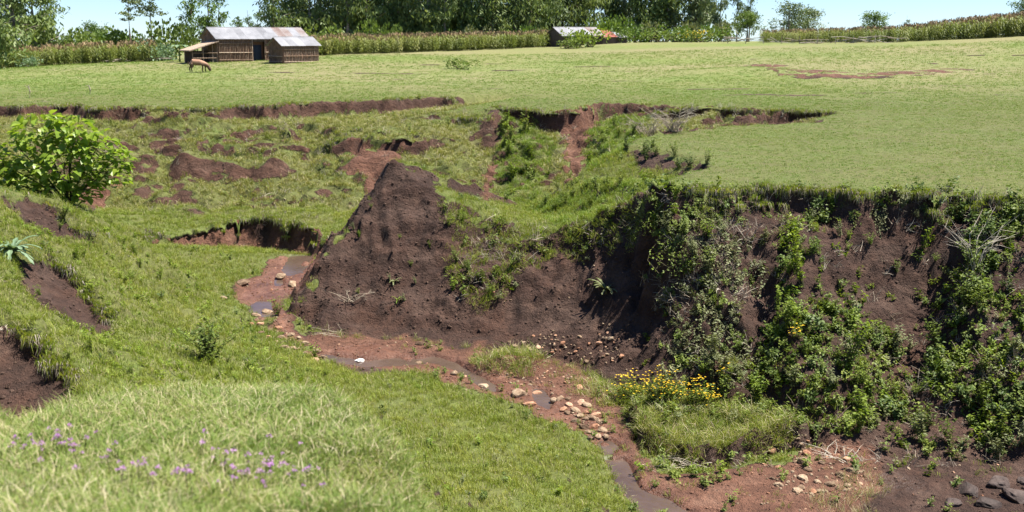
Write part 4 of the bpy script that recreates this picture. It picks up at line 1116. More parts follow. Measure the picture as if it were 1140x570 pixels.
# big leafy bush at the left ---------------------------------------------------------------
def big_bush():
    rd = random.Random(77)
    c0 = hit(72, 226); base = Vector((c0.x, c0.y + .35, ground_z(c0.x, c0.y + .35)))
    e = empty("leafy_bush", base)
    e.scale = (1.25, 1.0, 1.14)
    tag(e, "large leafy bush with broad bright green leaves on the left slope", "bush")
    lobes = [((-1.35, .1, 1.75), .8), ((-.6, -.1, 2.45), .8), ((.3, 0, 2.3), .85), ((1.0, -.1, 1.8), .85), ((-.95, -.3, 1.05), .85), ((.05, -.35, 1.35), .95), ((1.3, -.2, 1.05), .7), ((.6, .2, .75), .6), ((-1.85, 0, 1.3), .6), ((1.55, 0, 1.45), .55), ((-1.6, -.2, .7), .6), ((.1, .3, 1.9), .8), ((-.3, -.5, .55), .6), ((.7, -.4, .5), .5)]
    wb = MB()
    tips = []
    for (cx, cy, cz), r in lobes:
        c = Vector((cx, cy, cz))
        tube(wb, [Vector((rd.gauss(0, .08), 0, -.15)), c * .45 + Vector((0, 0, .05)), c], [.045, .03, .012], 5)
        for k in range(int(150 * r)):
            n = Vector((rd.gauss(0, 1), rd.gauss(0, 1), rd.gauss(0, 1))).normalized(); q = r * rd.uniform(.45, 1.02) ** .6
            p = c + Vector((n.x * q * .95, n.y * q * .8, n.z * q * .8)); 
            if p.z > .12: tips.append((p, n))
            if k % 5 == 0: tube(wb, [c, p], [.008, .003], 3, cap=False)
    wb.build("branches", M_STEM, e)
    kinds = []
    for s in range(4):
        mb = MB(); leaf(mb, (0, 0, 0), (1, 0, 0), .32, .27, .16, .12 + .1 * s); kinds.append(mb.mesh("leaf", L_BUSH))
    tips.sort(key=lambda t: t[0].y - .5 * t[0].z)
    inner = MB()
    for i, (p, n) in enumerate(tips):
        d = Vector((n.x + rd.gauss(0, .5), n.y + rd.gauss(0, .5) - .2, rd.uniform(-.7, .35))).normalized()
        s = rd.uniform(.65, 1.2)
        if i < 300:
            o = bpy.data.objects.new("leaf", kinds[i % 4]); COL.objects.link(o); o.parent = e; o.location = p
            q = d.to_track_quat('X', 'Z'); o.rotation_euler = (q @ Euler((rd.gauss(0, .4), 0, 0)).to_quaternion()).to_euler(); o.scale = (s, s, s)
        else:
            leaf(inner, p, d, .24 * s, .21 * s, .16, .15)
    tag(inner.build("foliage", L_BUSH, e), kind="stuff")
big_bush()

# yellow flowers and the grass clump under them -----------------------------------------------
def flower_bush(px, py, w, h, n, label, seed):
    rd = random.Random(seed); p = hit(px, py); e = empty("yellow_flower_bush", p); tag(e, label, "flowers", "yellow flower bushes at the cliff foot")
    sb, lb, fb = MB(), MB(), MB()
    for i in range(n):
        az = rd.uniform(0, 6.28); r = w * math.sqrt(rd.random()); t = Vector((r * math.cos(az), r * .6 * math.sin(az), h * rd.uniform(.25, 1.15) * (1 - .4 * (r / w) ** 2)))
        tube(sb, [(t.x * .3, t.y * .3, -.05), t], [.005, .003], 3, cap=False)
        for k in range(4):
            la = rd.uniform(0, 6.28); leaf4(lb, t * rd.uniform(.4, .95), (math.cos(la), math.sin(la), .3), .09, .03, .2)
        for k in range(rd.randint(1, 4)):
            c = t + Vector((rd.gauss(0, .05), rd.gauss(0, .05), rd.uniform(0, .06)))
            if rd.random() < .36:
                for j in range(4):
                    a = 1.57 * j + rd.random(); leaf4(fb, c, (math.cos(a), math.sin(a), .35), .034, .03, 0)
    sb.build("stems", M_STEM, e); lb.build("foliage", L_BRIGHT, e); tag(fb.build("flowers", M_YEL, e), kind="stuff")
for i, (px, py, w, h, n, lb) in enumerate([(700, 448, .5, .75, 110, "leftmost low bush of yellow flowers at the cliff foot"), (738, 450, .6, .85, 170, "middle and densest bush of yellow flowers at the cliff foot"),
                                          (778, 454, .5, .7, 110, "right bush of yellow flowers at the cliff foot"), (887, 378, .2, .4, 26, "small tuft of orange yellow flowers halfway up the cliff rib"),
                                          (806, 432, .2, .5, 22, "few yellow flowers beside the broad leafy plant at the cliff foot")]):
    flower_bush(px, py, w, h, n, lb, 500 + i)
longt = [tuft("long_grass", [G_BANK, G_DRY], 80 + i, 20, .16, .26 + .07 * i, .011, 1.1, .12 + .07 * i) for i in range(4)]
lg = plot(np.zeros_like(Z), [(708, 455), (760, 452), (860, 462), (888, 480), (850, 498), (800, 512), (745, 508), (714, 485)])
lg2 = plot(np.zeros_like(Z), [(528, 410), (545, 396), (590, 392), (604, 405), (590, 416), (550, 418)])
pale = plot(np.zeros_like(Z), [(900, 545), (960, 525), (985, 545), (975, 580), (910, 580)])
scatter("long_grass", lg * 70 + lg2 * 50 + plot(np.zeros_like(Z), [(640, 425), (690, 420), (712, 440), (690, 455), (650, 445)]) * 16, longt, .6, 1.05, "long green grass on the ledge between stream and cliff", "grass", .3, .4, 131)
scatter("pale_grass", pale * 34, strawt, .9, 1.8, "pale dead grass on the mud at the bottom right", "dry grass", .4, .3, 132)
scatter("stream_edge_grass", np.clip(blur(mudm, 6) * (1 - mudm) * 4, 0, 1) * (Y < 33) * (U < .15) * 22, longt, .35, .7, "taller grass along the edge of the stream", "grass", .3, .4, 133)

# dead brush and roots ---------------------------------------------------------------------------
def twigs(name, px, py, n, L, r, label, seed, flat=1.0, spread=1.0, cat="dead brush"):
    rd = random.Random(seed); mb = MB(); p = hit(px, py); sub = MB()
    for i in range(n):
        az = rd.uniform(0, 6.28); l = L * rd.uniform(.4, 1); b0 = Vector((rd.gauss(0, .18 * spread), rd.gauss(0, .12 * spread), -.03))
        m = b0 + Vector((l * .4 * math.cos(az) * spread, l * .3 * math.sin(az), l * .45 * flat)); t = m + Vector((l * .5 * math.cos(az + rd.gauss(0, .5)), l * .4 * math.sin(az), l * flat * rd.uniform(.0, .5)))
        tube(mb, [b0, m, t], [r, r * .7, r * .3], 4, cap=False)
        for k in range(2):
            a2 = az + rd.gauss(0, .9); q = m.lerp(t, rd.random()); tube(sub, [q, q + Vector((.3 * l * math.cos(a2), .3 * l * math.sin(a2), .25 * l * flat * rd.uniform(-.3, 1)))], [r * .45, r * .15], 3, cap=False)
    e = empty(name, p); tag(mb.build("branches", M_TWIG, e), kind="stuff"); tag(sub.build("twigs", M_TWIG, e), kind="stuff")
    return tag(e, label, cat)
twigs("dead_shrub", 722, 152, 46, 1.5, .014, "grey leafless shrub left end by the crack in the pasture", 31)
twigs("dead_shrub", 748, 146, 46, 1.5, .014, "grey leafless shrub right end by the crack in the pasture", 32)
twigs("fallen_branches", 392, 335, 16, 1.1, .012, "pale dead branches lying on the left foot of the mound", 33, .5)
twigs("fallen_branches", 372, 372, 9, 1.0, .010, "thin dead branches on the mud below the mound", 34, .25, 1.4)
twigs("fallen_branches", 1085, 300, 26, 1.6, .010, "tall dry bare stems in the thicket at the cliff's right end", 35, 1.2, .6)
twigs("fallen_branches", 940, 512, 14, .9, .010, "dead sticks at the cliff foot above the mud", 36, .5)
twigs("fallen_branches", 770, 512, 30, .7, .008, "tangle of roots under the edge of the grass ledge", 37, .2, 1.6)
twigs("fallen_branches", 5, 366, 16, .8, .009, "pale roots hanging over the bare earth at the left edge", 38, .2, 1.0)

# stones -------------------------------------------------------------------------------------------
ROCKS = [rock_mesh("stone", M_STONE, 340 + i, 2, .7, .25) for i in range(5)]
ROCKR = [rock_mesh("stone", M_STONE_R, 350 + i, 2, .7, .25) for i in range(3)]
M_WHITE = plain_mat("white_stone", [(.62, .60, .58), (.80, .79, .77)], 5, .7, .3)
M_DARKR = plain_mat("wet_dark_rock", [(.024, .016, .013), (.045, .030, .025), (.075, .053, .045)], 3, .75, .9)
ROCKD = [rock_mesh("dark_rock", M_DARKR, 360 + i, 3, .55, .5) for i in range(3)]
ROCKW = rock_mesh("white_stone", M_WHITE, 371, 2, .45, .25)
def stone(px, py, wpx, label, group=None, kind=0, flat=1.0, name="stone"):
    p = hit(px, py); s = wpx * p.y / FPX
    pool = (ROCKS, ROCKR, ROCKD, [ROCKW])[kind]
    o = bpy.data.objects.new(name, pool[int(px * 7 + py) % len(pool)]); COL.objects.link(o)
    o.location = p + Vector((0, 0, s * (.02 if kind == 2 else .06))); o.rotation_euler = (rd.uniform(-.3, .3), rd.uniform(-.3, .3), rd.uniform(0, 6.28)); o.scale = (s * 1.1, s * .85, s * flat * .9)
    return tag(o, label, "stone", group)
stone(270, 317, 18, "yellowish boulder alone on the turf left of the upper pool")
stone(313, 309, 13, "pale flat stone at the far edge of the upper pool")
stone(325, 318, 15, "yellow stone at the right edge of the upper pool by the mound")
stone(298, 349, 15, "tan stone in the middle of the dark lower pool")
stone(285, 352, 11, "small stone at the left end of the dark lower pool")
stone(248, 333, 10, "pale stone half hidden in turf left of the lower pool")
stone(467, 384, 12, "round yellow stone on the mud below the mound")
stone(466, 405, 10, "small stone in the stream directly below the round yellow stone")
stone(506, 417, 12, "pale stone on the turf edge left of the islet")
stone(539, 432, 15, "broad tan stone at the turf edge below the islet")
stone(577, 440, 21, "large tan boulder at the turf edge in the middle of the stream")
stone(590, 452, 16, "reddish block just right of the large tan boulder", None, 1)
stone(597, 440, 12, "reddish wet stone behind the large tan boulder", None, 1)
stone(618, 447, 13, "pale stone at the upper end of the stone bar", None, 0)
stone(645, 432, 10, "small stone between islet and stone bar", None, 1)
stone(400, 403, 15, "flat white stone lying in the stream below the mound", None, 3, .8, "white_stone")
stone(893, 516, 15, "upright tan stone below the right end of the grass ledge", None, 0, 1.5)
stone(888, 548, 15, "flat pale stone on the mud at the bottom right", None, 0, .7)
for i, (x, y) in enumerate(sorted(in_poly(STONY[0], 16, 41))): stone(x, y, rd.uniform(7, 12), nth("small tan stone in the heap below the dark pool", i, 16), "stones heaped below the dark pool", rd.choice((0, 0, 1)))
for i, (x, y) in enumerate(sorted(in_poly([(618, 440), (650, 448), (672, 468), (676, 494), (655, 488), (630, 464)], 22, 42))): stone(x, y, rd.uniform(8, 14), nth("tan stone in the bar beside the narrow stream", i, 22), "stones of the bar beside the stream", rd.choice((0, 0, 0, 1)))
for i, (x, y) in enumerate(sorted(in_poly(STONY[3], 20, 43))): stone(x, y, rd.uniform(7, 14), nth("tan stone on the mud below the cliff", i, 20), "stones below the cliff", rd.choice((0, 0, 1)))
for i, (x, y) in enumerate(sorted(in_poly(STONY[2], 18, 44))): stone(x, y, rd.uniform(4.5, 8), nth("small stone stuck in the dark earth below the saddle", i, 18), "stones in the earth below the saddle", rd.choice((0, 1)))
for i, (x, y, w) in enumerate([(1078, 548, 34), (1112, 540, 30), (1132, 556, 36), (1100, 562, 34), (1062, 562, 24), (1140, 538, 20)]):
    stone(x, y, w, ["dark lump of wet rock left in the bottom right pile", "dark rock at the back of the bottom right pile", "dark rock at the right edge of the picture's bottom corner", "dark rock lowest in the bottom right pile", "smallest dark rock at the left of the bottom right pile", "dark rock against the cliff foot in the right corner"][i], "dark rocks in the right corner", 2, 1, "dark_rock")

# purple flowers in the near turf -------------------------------------------------------------------
fk = []
for i in range(3):
    r2 = random.Random(600 + i); fb = MB()
    for k in range(16):
        n = Vector((r2.gauss(0, 1), r2.gauss(0, 1), abs(r2.gauss(0, 1)))).normalized(); leaf4(fb, Vector((0, 0, .10)) + n * .006, n, .012, .007, 0)
    sb = MB(); tube(sb, [(0, 0, -.02), (.01, 0, .06), (0, 0, .10)], [.0025, .002, .0015], 4)
    fk.append((fb.mesh("petals", M_PUR), sb.mesh("stem", M_STEM)))
def purple(px, py):
    k = rd.randrange(3); e = empty("purple_flower", hit(px, py), rd.uniform(0, 6)); s = rd.uniform(.8, 1.5); e.scale = (s, s, s * rd.uniform(.9, 1.4))
    for nm, me in zip(("petals", "stem"), fk[k]):
        o = bpy.data.objects.new(nm, me); COL.objects.link(o); o.parent = e
    tag(e, "small purple flower head in the blurred near turf", "flower", "purple flowers in the near turf")
for (cx, cy, sx, sy, n) in ((38, 518, 18, 8, 12), (86, 520, 16, 10, 22), (150, 538, 25, 10, 10), (235, 518, 8, 5, 6), (280, 545, 28, 10, 26), (310, 540, 16, 12, 18), (350, 552, 12, 8, 6), (210, 550, 30, 10, 8)):
    for _ in range(n): purple(rd.gauss(cx, sx), min(568, rd.gauss(cy, sy)))
# ------------------------------------------------------------------ maize, trees, houses and the calf on the far side of the field
M_MAIZE = leaf_mat("maize_leaves", [(.085, .130, .022), (.16, .195, .042), (.28, .27, .095)], .12, .4)
M_TASSEL = plain_mat("maize_tassels", [(.20, .125, .065), (.29, .20, .105), (.38, .29, .16)], 3, .9)
M_BARK = plain_mat("pale_bark", [(.14, .115, .09), (.24, .205, .17), (.34, .30, .26)], 3, .9, .4)
M_BARKD = plain_mat("brown_bark", [(.09, .065, .045), (.17, .125, .09)], 3, .9, .4)
L_EUC = leaf_mat("gum_leaves", [(.070, .120, .034), (.145, .200, .060), (.26, .295, .11)], .3, .35)
L_EUCP = leaf_mat("pale_gum_leaves", [(.080, .115, .050), (.135, .180, .078), (.21, .25, .12)], .12, .25)
L_TREE = leaf_mat("tree_leaves", [(.050, .095, .016), (.10, .165, .028), (.18, .24, .05)], .15, .3)
L_SHR = leaf_mat("hedge_leaves", [(.07, .12, .02), (.13, .19, .035), (.22, .26, .07)], .15, .35)

def maize_mesh(seed):
    rd = random.Random(seed); mb = MB()
    for s in range(4):
        bx_, by_ = rd.uniform(-.35, .35), rd.uniform(-.35, .35); h = rd.uniform(1.6, 2.0)
        b0 = Vector((bx_, by_, -.1)); tp = Vector((bx_ + rd.gauss(0, .05), by_ + rd.gauss(0, .05), h))
        tube(mb, [b0, tp], [.016, .009], 4, 0, False)
        for k in range(9):
            t = .15 + .8 * k / 9; az = 3.14 * k + rd.gauss(0, .5); q = b0.lerp(tp, t); L = rd.uniform(.45, .75); d = Vector((math.cos(az), math.sin(az), 0)); sd_ = Vector((-d.y, d.x, 0)) * .045
            p1 = q + d * L * .45 + Vector((0, 0, L * .4)); p2 = q + d * L + Vector((0, 0, L * rd.uniform(-.2, .25)))
            mb.add([q - sd_ * .5, q + sd_ * .5, p1 + sd_, p1 - sd_, p2], [(0, 1, 2, 3), (3, 2, 4)], 0)
        for k in range(5):
            az = rd.uniform(0, 6.28); e = tp + Vector((.10 * math.cos(az), .10 * math.sin(az), rd.uniform(.15, .32)))
            sd_ = Vector((.018, .012, 0)); mb.add([tp - sd_, tp + sd_, e + sd_, e - sd_], [(0, 1, 2, 3)], 1)
    return mb.mesh("maize_clump", [M_MAIZE, M_TASSEL])
maizes = [maize_mesh(700 + i) for i in range(5)]
def maize_field(name, plotpts, depth, spacing, hs, label, seed, back=0.0):
    """plotpts: (px, metres away) along the field's front edge"""
    r = np.random.default_rng(seed); P_, R_, S_ = [], [], []
    for (a, da, ha), (b, db, hb) in zip([(p[0], p[1], h) for p, h in zip(plotpts, hs)][:-1], [(p[0], p[1], h) for p, h in zip(plotpts, hs)][1:]):
        L = math.hypot((b - a) / FPX * da, db - da); n = int(L / spacing)
        for i in range(n):
            t = (i + r.random() * .8) / n; px = a + (b - a) * t
            for j in range(int(depth / spacing)):
                d = da + (db - da) * t + j * spacing + r.normal(0, .15); x = (px - 570) / FPX / .985 * d + r.uniform(-.5, .5)
                P_.append((x, d, ground_z(x, d))); R_.append((r.normal(0, .06), r.normal(0, .06), r.uniform(0, 6.28))); S_.append((ha + (hb - ha) * t) * r.uniform(.82, 1.12))
    o = gn_scatter(name, P_, R_, S_, maizes, seed)
    print(name, len(P_)); return tag(o, label, "maize", kind="stuff")
maize_field("maize_field", [(-60, 122), (60, 122), (188, 123)], 14, .75, (1.0, 1.0, 1.0), "tasselled maize standing behind the brushwood at left", 1)
maize_field("maize_field", [(345, 126), (400, 129), (500, 137), (606, 143)], 14, .75, (1.02, .98, .95, .9), "tasselled maize between the huts and the low shed", 2)
maize_field("maize_field", [(842, 141), (900, 138), (1000, 134), (1060, 133.5), (1140, 131.5), (1290, 131)], 16, .75, (.72, .72, .85, 1.1, 1.2, 1.3), "long maize field along the top of the slope at right", 3)

def tree_parts(kind, seed):
    rd = random.Random(seed); tb, cb = MB(), MB()
    if kind == 'euc':
        H, n = 16.0, 32
    elif kind == 'slim':
        H, n = 13.0, 16
    elif kind == 'round':
        H, n = 7.0, 20
    elif kind == 'umbrella':
        H, n = 4.6, 16
    elif kind == 'pine':
        H, n = 9.5, 9
    sway = Vector((rd.gauss(0, .3), rd.gauss(0, .3), 0))
    def trunk(t): return Vector((0, 0, -.3)) + Vector((0, 0, H)) * t + sway * math.sin(3 * t) * (H / 14)
    tr = {'euc': .20, 'slim': .15, 'round': .2, 'umbrella': .14, 'pine': .13}[kind]
    ts = [0, .2, .4, .6, .8, .96]
    if kind == 'umbrella': ts = [0, .2, .4, .55]
    tube(tb, [trunk(t) for t in ts], [tr * (1.15 - t) for t in ts], 7)
    for i in range(n):
        t = {'euc': rd.uniform(.07, 1) ** 1.25 * .97, 'slim': rd.uniform(.12, .97), 'round': rd.uniform(.3, .95), 'umbrella': rd.uniform(.3, .55), 'pine': rd.uniform(.62, 1.0)}[kind]
        az = rd.uniform(0, 6.283)
        if kind == 'euc': L = 2.9 * (1 - .55 * t) * rd.uniform(.5, 1.1); up = L * rd.uniform(.3, 1.0)
        elif kind == 'slim': L = 1.9 * (1 - .6 * t) * rd.uniform(.5, 1.1); up = L * rd.uniform(.5, 1.3)
        elif kind == 'round': L = 2.4 * math.sin(min(1, t * 1.05) * 3.0) * rd.uniform(.6, 1.1) + .4; up = L * rd.uniform(.1, .8)
        elif kind == 'umbrella': L = rd.uniform(.8, 2.6); up = H * (1 - t) - .3 * L * rd.uniform(.5, 1)
        else: L = 1.8 * rd.uniform(.4, 1.1); up = L * rd.uniform(-.1, .3)
        b = trunk(t); e = b + Vector((L * math.cos(az), L * math.sin(az), up)); m = (b + e) / 2 + Vector((0, 0, .15 * L))
        tube(tb, [b, m, e], [tr * .45 * (1.1 - t), tr * .28 * (1.1 - t), .02], 4, cap=False)
        nc = {'euc': 5, 'slim': 4, 'round': 4, 'umbrella': 4, 'pine': 4}[kind]
        for c in range(nc):
            q = b.lerp(m, .6).lerp(e, c / (nc - 1)) + Vector((rd.gauss(0, .35), rd.gauss(0, .35), rd.gauss(0, .3)))
            r = {'euc': .75, 'slim': .6, 'round': .7, 'umbrella': .6, 'pine': .45}[kind] * rd.uniform(.7, 1.25)
            fl = {'umbrella': .35, 'pine': .45}.get(kind, .85)
            for k in range({'euc': 22, 'slim': 18, 'round': 30, 'umbrella': 30, 'pine': 26}[kind]):
                v = Vector((rd.gauss(0, .55), rd.gauss(0, .55), rd.gauss(0, .5) * fl)) * r
                if kind in ('euc', 'slim'):
                    d = Vector((rd.gauss(0, .6), rd.gauss(0, .6), -1)); L_, w_ = rd.uniform(.35, .75), rd.uniform(.13, .22)
                else:
                    d = Vector((rd.gauss(0, 1), rd.gauss(0, 1), rd.gauss(0, .5))); L_, w_ = rd.uniform(.22, .42), rd.uniform(.14, .24)
                leaf4(cb, q + v, d, L_, w_, .1, 0, rd.uniform(0, 3))
    return tb, cb
TREES = {}
def tree(kind, mat, bark, var, px, d, s, label, group=None, sx=1.0, name="gum_tree", zoff=0.0):
    k = (kind, mat.name, var)
    if k not in TREES:
        tb, cb = tree_parts(kind, 800 + var * 13 + hash_kind[kind]); TREES[k] = (tb.mesh("trunk", bark), cb.mesh("crown", mat))
    x = (px - 570) / FPX / .985 * d
    e = empty(name, (x, d, ground_z(x, d) + zoff), rd.uniform(0, 6.28)); e.scale = (s * sx, s * sx, s)
    for nm, me in zip(("trunk", "crown"), TREES[k]):
        o = bpy.data.objects.new(nm, me); COL.objects.link(o); o.parent = e
    return tag(e, label, "tree", group)
hash_kind = {'euc': 1, 'slim': 2, 'round': 3, 'umbrella': 4, 'pine': 5}
# dense dark row of gums behind the middle maize
rd = random.Random(15)
px = 388
i = 0
while px < 606:
    tree('euc', L_EUC, M_BARK, i % 4, px + rd.uniform(-4, 4), 160 + rd.uniform(0, 5), rd.uniform(.9, 1.25), "tall dark gum in the row behind the middle maize", "gums behind the middle maize", rd.uniform(.95, 1.3)); px += 15; i += 1
px = 396
while px < 610:
    tree('euc', L_EUC, M_BARK, i % 4, px + rd.uniform(-5, 5), 170 + rd.uniform(0, 8), rd.uniform(1.0, 1.35), "tall dark gum in the row behind the middle maize", "gums behind the middle maize", 1.3); px += 26; i += 1
px = 612
while px < 770:
    tree('slim' if i % 3 else 'euc', L_EUC if i % 2 else L_EUCP, M_BARK, i % 4, px + rd.uniform(-4, 4), 166 + rd.uniform(0, 12), rd.uniform(.95, 1.35), "loose gum tree in the row behind the low shed", "gums behind the low shed", rd.uniform(1.0, 1.35)); px += 12.5; i += 1
for k, (px, d, s, sx) in enumerate([(764, 168, .95, 1.2), (781, 172, 1.0, 1.2), (796, 165, .7, 1.2), (812, 178, .78, 1.0), (825, 182, .85, .9)]):
    tree('slim', L_EUCP, M_BARK, k % 3, px, d, s, "pale thin gum tree left of the umbrella shaped tree", "pale gums by the umbrella tree", sx)
tree('round', L_TREE, M_BARKD, 1, 823, 148, .52, "flat topped bright green umbrella tree before the pale gums", None, 1.35, "umbrella_tree")
tree('round', L_EUCP, M_BARK, 2, 868, 190, 1.0, "broad loose crowned gum standing alone over the right maize", None, 1.15)
tree('round', L_EUCP, M_BARK, 3, 889, 192, .86, "lower gum touching the broad lone gum on its right", None, 1.1)
tree('round', L_TREE, M_BARKD, 4, 958, 196, .80, "dark round tree alone on the skyline over the right maize", None, 1.2, "round_tree")
tree('slim', L_EUCP, M_BARK, 1, 994, 230, .46, "tiny slender tree alone on the skyline at right", None, 1.0, "round_tree")
tree('round', L_TREE, M_BARKD, 2, 1120, 190, 1.02, "dark round treetop left of two above the maize at far right", None, 1.0, "round_tree")
tree('round', L_TREE, M_BARKD, 3, 1140, 194, 1.08, "dark round treetop at the right edge above the maize", None, 1.0, "round_tree")
# trees at the left
for k, (px, d, s, sx) in enumerate([(6, 117, .95, 1.6), (-18, 120, 1.0, 1.5), (34, 141, 1.0, 1.7), (56, 146, .95, 1.5), (68, 150, .78, 1.2)]):
    tree('euc', L_EUC, M_BARK, k % 4, px, d, s, ["big weeping gum with bare trunk at the left edge of the field", "big gum cut off by the left edge of the picture", "big dark gum behind the maize, second from the left edge", "dark gum behind the left maize, beside open sky", "outermost lower gum of the left clump, against the sky"][k], None, sx)
tree('round', L_TREE, M_BARKD, 1, 118, 165, .78, "small bushy tree on the skyline above the left maize", None, .8, "round_tree")
tree('round', L_TREE, M_BARKD, 2, 129, 168, .70, "lower bushy tree right beside the small skyline tree", None, .8, "round_tree")
tree('pine', L_EUCP, M_BARKD, 1, 160, 150, .98, "thin bare stemmed tree with flat layered crown above the left maize", None, 1.0, "layered_tree")
tree('pine', L_EUCP, M_BARKD, 2, 184, 146, .92, "thin layered tree right of the first, half over the dark bush", None, 1.0, "layered_tree")
for k, (px, d, s, sx, lb) in enumerate([(228, 140, .62, 1.4, "leafy green tree behind the left end of the long house"), (243, 143, .72, 1.3, "tallest green tree rising behind the long house"), (258, 145, .6, 1.3, "green tree behind the middle of the long house roof")]):
    tree('slim', L_TREE, M_BARKD, k, px, d, s, lb, None, sx)
for k, (px, d, s, sx) in enumerate([(277, 170, .50, 1.2), (286, 172, .58, 1.0), (296, 171, .52, 1.0)]):
    tree('slim', L_TREE, M_BARKD, k, px, d, s, "short treetop showing over the right half of the long roof", "treetops over the long roof", sx)
for k, (px, d, s, sx) in enumerate([(312, 158, .8, 1.4), (324, 162, .95, 1.4), (340, 164, .85, 1.4), (352, 160, .9, 1.4), (368, 166, 1.0, 1.2), (379, 168, .95, 1.2)]):
    tree('euc', L_EUCP if k in (4,) else L_EUC, M_BARK, k % 4, px, d, s, "gum tree in the group behind the small hut", "gums behind the small hut", sx)

# shrubs along the field edge
def shrub_parts(seed, mat, n=420, L=.30, w=.2):
    r2 = random.Random(seed); sb, fb = MB(), MB()
    cs = [Vector((r2.gauss(0, .45), r2.gauss(0, .4), r2.uniform(.35, .85))) for _ in range(9)]
    for c in cs: tube(sb, [(0, 0, -.1), c], [.03, .01], 4, cap=False)
    for i in range(n):
        c = r2.choice(cs); v = Vector((r2.gauss(0, 1), r2.gauss(0, 1), r2.gauss(0, 1))).normalized() * .36 * r2.uniform(.3, 1) ** .5
        p = c + v
        if p.z < .02: continue
        leaf4(fb, p, v + Vector((0, 0, .2)), L * r2.uniform(.6, 1.2) * .6, w * .6, .2, 0, r2.uniform(0, 3))
    return sb.mesh("stems", M_STEM), fb.mesh("foliage", mat)
SHR = {}
def shrub(px, d, w, h, mat, label, group=None, cat="shrub", py=None):
    key = (mat.name, int(px) % 3)
    if key not in SHR: SHR[key] = shrub_parts(900 + len(SHR), mat)
    if py is not None: p = hit(px, py)
    else:
        x = (px - 570) / FPX / .985 * d; p = Vector((x, d, ground_z(x, d)))
    e = empty("shrub", p, rd.uniform(0, 6.28)); e.scale = (w / 1.6, w / 1.6, h / 1.25)
    for nm, me in zip(("stems", "foliage"), SHR[key]):
        o = bpy.data.objects.new(nm, me); COL.objects.link(o); o.parent = e
    return tag(e, label, cat, group)
shrub(420, 150, 3.4, 4.9, L_SHR, "round pale green bush before the dark gums at left of the row", None, "bush")
shrub(438, 150, 2.4, 4.2, L_SHR, "narrower pale bush right beside the round pale bush", None, "bush")
shrub(409, 148, 2.6, 3.2, L_DARK, "low dark bush left of the round pale bush", None, "bush")
shrub(360, 135, 4.2, 4.0, L_SHR, "round green bush rising behind the right end of the small hut", None, "bush")
shrub(200, 128, 4.2, 5.0, L_DARK, "dark green bush at the left end of the long house", None, "bush")
shrub(222, 132, 3.2, 4.6, L_DARK, "dark bush squeezed behind the long house gable", None, "bush")
shrub(190, 124, 3.0, 2.4, L_BLUE, "pale bluish shrub left of the banana plant", None, "shrub")
shrub(52, 119.5, 2.3, 1.3, L_BLUE, "rounded pale green shrub in front of the left maize", None, "shrub")
shrub(641, 137, 3.0, 2.0, L_SHR, "bright bush hiding the middle of the low shed", None, "bush")
shrub(655, 138, 3.2, 2.6, L_BRIGHT, "taller bright bush right of the first before the low shed", None, "bush")
shrub(629, 137, 2.2, 1.2, L_SHR, "lowest bush in front of the shed's dark gable", None, "bush")
shrub(512, 0, 2.3, 1.0, L_SHR, "small leafy shrub alone in the open field", None, "shrub", 77)
shrub(15, 121, 2.6, 2.4, L_DARK, "dark undergrowth round the bare trunk at the left edge", None, "shrub")
for k, px in enumerate((86, 98, 110, 124, 138, 150, 172)):
    shrub(px, 152, 4.5, 4.0 + (k % 2) * .7, (L_TREE, L_SHR)[k % 2], "low scrub on the skyline behind the left maize", "scrub behind the left maize", "bush")
for k, px in enumerate((470, 500, 530, 560, 585, 606, 690, 703, 718, 733, 748, 760, 776, 790, 803)):
    shrub(px, 150 + (k % 3) * 3, 3.4, (2.6 if px < 600 else 2.2) + (k % 3) * .5, (L_SHR, L_TREE, L_DULL)[k % 3], "low bush in the undergrowth below the row of gums", "undergrowth below the gums", "bush")
for k, px in enumerate((664, 676, 686)):
    shrub(px, 158, 4.0, 4.5, L_TREE, "dark bush behind the roof of the low shed", "bushes behind the low shed", "bush")
flw = shrub(770, 146, 3.0, 1.6, L_SHR, "yellow flowering bush at the field edge left of the umbrella tree", None, "bush")
fb = MB(); r2 = random.Random(3)
for k in range(120): leaf4(fb, (r2.gauss(0, .5), r2.gauss(0, .5), r2.uniform(.4, 1.2)), (r2.gauss(0, 1), r2.gauss(0, 1), .5), .12, .12)
tag(fb.build("flowers", M_YEL, flw), kind="stuff")
# banana plant at the house
x = (211 - 570) / FPX / .985 * 118
ban = empty("banana_plant", (x, 118, ground_z(x, 118))); tag(ban, "pale banana plant with arching leaves left of the lean to", "plant")
mb = MB(); tube(mb, [(0, 0, -.1), (.02, 0, .9), (0, 0, 1.6)], [.12, .09, .05], 7); mb.build("stem", L_SHR, ban)
for k in range(8):
    mb = MB(); az = 2.4 * k; L = 1.5; sd_ = Vector((-math.sin(az), math.cos(az), 0))
    pth = [Vector((t * L * .75 * math.cos(az), t * L * .75 * math.sin(az), 1.4 + L * (.9 * t - .85 * t * t))) for t in (0, .25, .5, .75, 1)]
    vs = []
    for p, k2 in zip(pth, (.05, .2, .24, .2, .03)): vs += [p - sd_ * k2, p + Vector((0, 0, -.05)), p + sd_ * k2]
    mb.add(vs, sum([[(3*i, 3*i+1, 3*i+4, 3*i+3), (3*i+1, 3*i+2, 3*i+5, 3*i+4)] for i in range(4)], [])); mb.build("leaf", L_BLUE, ban)

